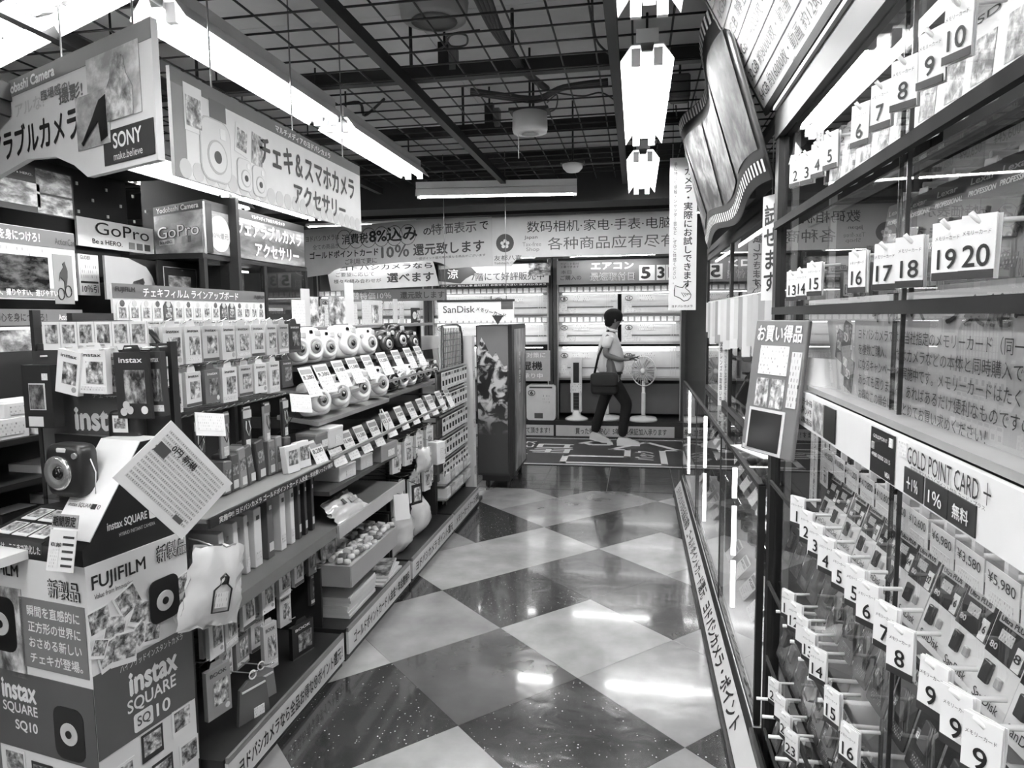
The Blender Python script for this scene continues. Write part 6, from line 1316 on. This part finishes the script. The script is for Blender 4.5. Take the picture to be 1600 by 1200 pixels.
no = board('hanging_sign', 'long pale instant camera accessory sign with camera drawings', 'sign', w, h, (-1.35, 2.61, 2.15), LEFT, G(.7, .4), .012, wires=(-.35, .03, .37))
pan('header_strip', w, .045, G(.22), no, 0, h / 2 - .022, -.001); txt('マルチメディアのヨドバシカメラ', no, .13, h / 2 - .024, .48, .028, G(.8), -.003, .05)
txt('チェキ＆スマホカメラ', no, .2, .03, .86, .1, G(.05), -.002, .035); txt('アクセサリー', no, .27, -.085, .5, .085, G(.05), -.002, .035)
pan('edge_band', .06, h, G(.3), no, -w / 2 + .03, 0, -.0006, .001)
for i in range(22): ob('scallop', prism(circ(.03, 12), .0012, 'scal'), G(.58), no, (-w / 2 + .05 + i * .063, -.0008, -h / 2 + .03))
for x, z, s in ((-.5, -.04, 1.0), (-.335, -.085, .55), (-.24, -.09, .55)):
    ob('drawn_camera', prism(rrect(.17 * s, .2 * s, .045 * s), .0015), G(.5), no, (x, -.0025, z)); ob('drawn_camera_face', prism(rrect(.16 * s, .19 * s, .042 * s), .0015), G(.68), no, (x, -.0032, z)); ob('drawn_lens', prism(circ(.055 * s, 24), .0015), G(.45), no, (x + .005, -.004, z - .02 * s)); ob('drawn_lens_face', prism(circ(.048 * s, 24), .0015), G(.7), no, (x + .005, -.005, z - .02 * s)); ob('drawn_lens_core', prism(circ(.02 * s, 18), .0015), G(.06), no, (x + .005, -.006, z - .02 * s)); ob('drawn_flash', prism(rrect(.03 * s, .035 * s, .005), .0015), G(.8), no, (x + .04 * s, -.0042, z + .06 * s))
for x, z, ww, hh, m_, a_ in ((-.61, .06, .09, .14, G(.75), 0), (-.48, .09, .09, .06, G(.18), 0), (-.345, .03, .08, .1, G(.72), -.15), (-.245, .02, .07, .11, photo(.05, .7), -.1)): pan('drawn_print', ww, hh, m_, no, x, z, -.002, .0008, ang=a_)
pan('print_picture', .075, .09, photo(.05, .8), no, -.61, .05, -.0035, .0008); pan('print_picture', .06, .07, photo(.05, .8), no, -.345, .03, -.0035, .0008, ang=-.15)

# ================================================================ the walking man
def skin(name, verts, edges, radii, mat, parent, root=0, sub=2):
    me = bpy.data.meshes.new(name); me.from_pydata(verts, edges, []); me.update()
    o = bpy.data.objects.new(name, me); COL.objects.link(o); o.parent = parent
    o.modifiers.new('skin', 'SKIN'); 
    for i, r in enumerate(radii):
        d = me.skin_vertices[0].data[i]; d.radius = r if isinstance(r, tuple) else (r, r); d.use_root = (i == root)
    o.modifiers['skin'].use_smooth_shade = True
    s = o.modifiers.new('sub', 'SUBSURF'); s.levels = sub; s.render_levels = sub
    me.materials.append(mat); return o
SKIN = G(.22, .5)
mn = thing('person', 'man in white short-sleeved shirt and dark trousers walking right, holding a phone', 'person', (-.30, 8.42, .0))
S_ = -.14   # his right side is nearer the camera
V = [(0, 0, .90), (-.01, 0, 1.08), (-.02, 0, 1.28), (-.01, 0, 1.36), (.03, 0, 1.43), (.06, 0, 1.50), (.065, 0, 1.58),
     (-.03, S_, 1.31), (-.06, S_ - .05, 1.10), (.1, S_ - .01, 1.045), (.16, S_ + .015, 1.04),
     (-.03, -S_, 1.31), (-.04, -S_ + .05, 1.10), (.12, -S_ - .01, 1.06), (.18, -S_ - .06, 1.055),
     (.01, -.09, .84), (.20, -.09, .50), (.14, -.09, .10), (.01, .09, .84), (-.09, .09, .53), (-.21, .09, .115)]
Ed = [(0, 1), (1, 2), (2, 3), (3, 4), (4, 5), (5, 6), (2, 7), (7, 8), (8, 9), (9, 10), (2, 11), (11, 12), (12, 13), (13, 14), (0, 15), (15, 16), (16, 17), (0, 18), (18, 19), (19, 20)]
Rd = [(.12, .10), (.12, .1), (.12, .1), (.055, .055), (.052, .052), (.088, .076), (.078, .07), .048, .04, .032, .026, .048, .04, .032, .026, .075, .055, .04, .075, .055, .04]
ob_body = skin('body', V, Ed, Rd, SKIN, mn)
# hands: palm, four bent fingers and a thumb each, closed on the phone
def hand(base, s):
    b = Vector(base)
    v = [b, b + Vector((.05, 0, .0)), b + Vector((.085, 0, .0))]; e = [(0, 1), (1, 2)]; r = [.026, (.03, .016), (.03, .014)]
    for k in range(4):
        y = s * (.024 - k * .016); L = (.065, .072, .068, .055)[k]; n = len(v)
        v += [b + Vector((.085, y, 0)), b + Vector((.085 + L * .6, y, .006)), b + Vector((.085 + L, y * .8, -.012))]; e += [(2, n), (n, n + 1), (n + 1, n + 2)]; r += [.0095, .0088, .0075]
    n = len(v); v += [b + Vector((.04, s * .03, .008)), b + Vector((.085, s * .036, .028)), b + Vector((.115, s * .016, .03))]; e += [(1, n), (n, n + 1), (n + 1, n + 2)]; r += [.012, .011, .009]
    return skin('hand', v, e, r, SKIN, mn, 0, 1)
hand((.155, S_ + .015, 1.04), 1); hand((.175, -S_ - .06, 1.055), -1)
# face
ob('nose', lathe([(.012, 0), (.01, .01), (.003, .02)], 8), SKIN, mn, (.132, 0, 1.5), (0, radians(80), 0)); ob('ear', superell(.012, .008, .026, .8, .8, 10, 6), SKIN, mn, (.05, -.079, 1.505)); ob('ear', superell(.012, .008, .026, .8, .8, 10, 6), SKIN, mn, (.05, .079, 1.505))
for s in (-1, 1): ob('eye', superell(.006, .011, .006, 1, 1, 10, 6), G(.03), mn, (.132, s * .032, 1.525)); ob('eyebrow', boxc(.008, .034, .006), G(.02), mn, (.133, s * .034, 1.545))
ob('mouth', boxc(.006, .04, .006), G(.12), mn, (.134, 0, 1.462))
HAIR = G(.006, .95)
ob('hair', superell(.112, .092, .098, .9, .9, 20, 14), HAIR, mn, (.026, 0, 1.548)); ob('hair_nape', superell(.06, .075, .06, .8, .8, 16, 10), HAIR, mn, (-.02, 0, 1.485))
# clothes
SHIRT, TROU = G(.82, .7), G(.01, .85)
skin('shirt', [(.0, 0, .83), (0, 0, .98), (-.01, 0, 1.14), (-.02, 0, 1.29), (-.005, 0, 1.365), (-.03, S_ - .01, 1.305), (-.05, S_ - .05, 1.17), (-.03, -S_ + .01, 1.305), (-.04, -S_ + .05, 1.17)], [(0, 1), (1, 2), (2, 3), (3, 4), (3, 5), (5, 6), (3, 7), (7, 8)], [(.175, .14), (.172, .14), (.178, .145), (.165, .14), (.062, .06), .068, .062, .068, .062], SHIRT, mn)
ob('collar', lathe([(.066, 0), (.07, .022), (.062, .03)], 18), SHIRT, mn, (.01, 0, 1.375), (0, .25, 0))
skin('trousers', [(.0, 0, .885), (.0, 0, .83), (.01, -.085, .79), (.195, -.09, .52), (.185, -.09, .46), (.135, -.09, .10), (.01, .085, .79), (-.08, .09, .55), (-.11, .09, .46), (-.205, .09, .115)], [(0, 1), (1, 2), (2, 3), (3, 4), (4, 5), (1, 6), (6, 7), (7, 8), (8, 9)], [(.135, .12), (.13, .12), (.1, .095), (.078, .07), .07, .06, (.1, .095), .075, .07, .06], TROU, mn, 1)
ob('belt', lathe([(.137, 0), (.139, .015), (.137, .03)], 20), G(.02, .3), mn, (0, 0, .862), (0, 0, 0), (1.02, .9, 1))
for x, y, a in ((.14, -.09, 0), (-.205, .09, radians(14))):
    pf = [(-.06, 0), (.2, 0), (.215, .02), (.19, .04), (.12, .062), (.05, .09), (-.04, .095), (-.065, .05)]
    ob('shoe', prism(pf, .085), G(.68, .5), mn, (x, y - .042, .01 + (.03 if a else 0)), (0, a, 0)); ob('shoe_sole', prism([(-.062, 0), (.205, 0), (.212, .015), (-.062, .015)], .09), G(.75, .5), mn, (x, y - .045, .002 + (.03 if a else 0)), (0, a, 0))
t = thing('shoulder_bag', 'dark shoulder bag hanging at the hip of the walking man', 'bag', (-.37, 8.24, .64))
ob('pouch', superell(.16, .06, .13, .35, .35), G(.022, .7), t, (0, 0, .12)); ob('flap', superell(.162, .03, .08, .35, .35), G(.03, .7), t, (0, -.045, .17)); ob('strap', tube([(-.12, 0, .22), (-.07, -.01, .45), (.0, .02, .62), (.04, .1, .745), (.05, .25, .74), (.1, .33, .5), (.08, .36, .3)], .014, 6), G(.015, .6), t)
t = thing('phone', 'dark phone held in the hands of the walking man', 'phone', (-.02, 8.30, 1.062), rot=(0, radians(-20), 0)); ob('body', boxc(.13, .07, .01, .003), G(.02, .2), t); ob('screen', boxc(.115, .06, .001), G(.05, .05), t, (0, 0, .0056))
# ================================================================ ceiling fittings and cables
t = thing('ceiling_speaker', 'white round speaker hung from the ceiling grid', 'speaker', (*onz(828, 190, 2.55)[:2], 2.49)); ob('drum', lathe([(.05, 0), (.085, .004), (.09, .02), (.088, .1)], 24), G(.6, .4), t); ob('mount_plate', boxc(.2, .12, .015), G(.05), t, (0, 0, .11)); ob('grille', lathe([(.045, -.003), (.03, -.006), (.0, -.006)], 16), G(.35), t); ob('pull_cord', cyl(.002, .12, 6), G(.4), t, (-.06, 0, -.12)); ob('hanger_rod', cyl(.006, .3, 6), STEEL, t, (0, 0, .12))
t = thing('dome_light', 'small white dome fitting below the dark beam', 'ceiling light', (*onz(895, 258, 2.52)[:2], 2.47)); ob('dome', lathe([(.0, 0), (.04, .008), (.062, .03), (.068, .055)], 20), G(.65, .3), t); ob('mount_plate', boxc(.15, .12, .012), G(.04), t, (0, 0, .06)); ob('hanger_rod', cyl(.006, .42, 6), STEEL, t, (0, 0, .06))
t = thing('ceiling_speaker', 'large grey round speaker fixed on the slab at top', 'speaker', (*onz(678, 22, 2.86)[:2], 2.86)); ob('rim', lathe([(.11, -.03), (.14, -.02), (.15, .05)], 24), G(.4, .5), t); ob('grille', lathe([(.1, -.032), (.05, -.035), (0, -.035)], 20), G(.25), t)
t = thing('smoke_detector', 'small round detector on the slab', 'detector', (*onz(738, 112, 2.88)[:2], 2.87)); ob('base', lathe([(.03, -.025), (.055, -.01), (.06, .04)], 18), G(.45, .5), t); ob('lens_cap', lathe([(.02, -.028), (.01, -.034), (0, -.034)], 12), G(.2), t)
def cable(label, pts, r, name='cable_bundle'):
    P_ = [onz(x, y, z) for x, y, z in pts]; Q_ = []
    for i in range(len(P_) - 1):
        p0, p1, p2, p3 = P_[max(i - 1, 0)], P_[i], P_[i + 1], P_[min(i + 2, len(P_) - 1)]
        for k in range(6):
            u = k / 6; Q_.append(.5 * ((2 * p1) + (p2 - p0) * u + (2 * p0 - 5 * p1 + 4 * p2 - p3) * u * u + (3 * p1 - p0 - 3 * p2 + p3) * u ** 3))
    Q_.append(P_[-1]); return tag(ob(name, tube(Q_, r, 6), G(.06, .5)), label, 'cable', 'ceiling cables')
for i in range(4):
    d = i * 5
    cable('dark cable in the thick bundle running along the ceiling grid, strand %s' % ORD[i], [(740 + d * 1.5, -10, 2.68), (765 + d, 40, 2.67), (790 + d * .6, 75, 2.66), (815 + d * .5, 110, 2.665), (850 + d * .4, 138, 2.665)], .011)
for i in range(3): cable('sagging cable below the cross beam, strand %s' % ORD[i], [(735, 140 + 3 * i, 2.655), (790, 148 + 3 * i, 2.64), (840, 152 + 3 * i, 2.64), (880, 135 + 2 * i, 2.65), (950, 125 + 3 * i, 2.665)], .009)
cable('thin looped cable right of the centre beam', [(925, 0, 2.68), (927, 40, 2.66), (935, 68, 2.66), (957, 88, 2.66)], .005)
cable('thin cable looping beside the speaker', [(855, 160, 2.66), (870, 148, 2.64), (868, 170, 2.64), (850, 176, 2.64)], .004)
cable('coiled thin cable at the top of the grid', [(650, 82, 2.66), (690, 75, 2.65), (705, 55, 2.65), (728, 55, 2.65), (728, 70, 2.65), (705, 72, 2.65), (700, 55, 2.65), (750, 47, 2.66)], .004)
cable('thin cable crossing toward the middle light', [(870, 145, 2.66), (910, 150, 2.64), (940, 145, 2.65), (965, 160, 2.66)], .004)
cable('thin cable dropping near the far light', [(1056, 165, 2.66), (1060, 195, 2.66), (1075, 202, 2.66), (1110, 175, 2.67)], .004)
cable('dark cable over the long left light', [(512, 170, 2.67), (560, 160, 2.66), (570, 180, 2.65), (600, 155, 2.67)], .008)
for i, (px, py) in enumerate(((1062, 145), (695, 110), (765, 195))):
    t = thing('junction_box', ['grey junction box right of the middle light', 'dark bracket pair on the second cross beam', 'dark bracket pair on the far cross beam'][i], 'junction box', (*onz(px, py, 2.7)[:2], 2.66)); ob('body', box(.1, .12, .12, .01) if i == 0 else box(.05, .05, .16), G(.12 if i == 0 else .05), t); ob('lid', box(.09, .004, .1) if i == 0 else box(.03, .06, .1), G(.2), t, (0 if i == 0 else .06, -.06, .01)); ob('stud', cyl(.006, .2, 6), STEEL, t, (0, 0, .1))

# ================================================================ lettering and pictures belong to the piece they are printed on
SUB = ('lettering', 'photo_print', 'print_picture', 'picture_print', 'card_chip', 'card_emblem', 'picture', 'frame_inner', 'lens_glass', 'lens_ring', 'lens', 'printed_lens_core')
def base_name(o): return o.name.split('.')[0]
for root in [o for o in COL.objects if o.parent is None and o.type == 'EMPTY']:
    kids = [c for c in root.children if c.type == 'MESH']
    if not any(base_name(c) in SUB for c in kids): continue
    hosts = []
    for c in kids:
        if base_name(c) in SUB or len(c.data.polygons) > 60: continue
        bb = [Vector(q) for q in c.bound_box]; lo = Vector([min(q[i] for q in bb) for i in range(3)]); hi = Vector([max(q[i] for q in bb) for i in range(3)])
        if (hi.y - lo.y) > .05: continue
        hosts.append((c, lo, hi, (hi.x - lo.x) * (hi.z - lo.z), c.matrix_basis.inverted()))
    for c in kids:
        if base_name(c) not in SUB: continue
        best = None
        for hst, lo, hi, ar, inv in hosts:
            p = inv @ c.location
            if lo.x - .002 <= p.x <= hi.x + .002 and lo.z - .002 <= p.z <= hi.z + .002 and -.016 <= p.y - lo.y <= .002 and (best is None or ar < best[1]): best = (hst, ar, inv)
        if best: c.parent = best[0]; c.matrix_parent_inverse = best[2]
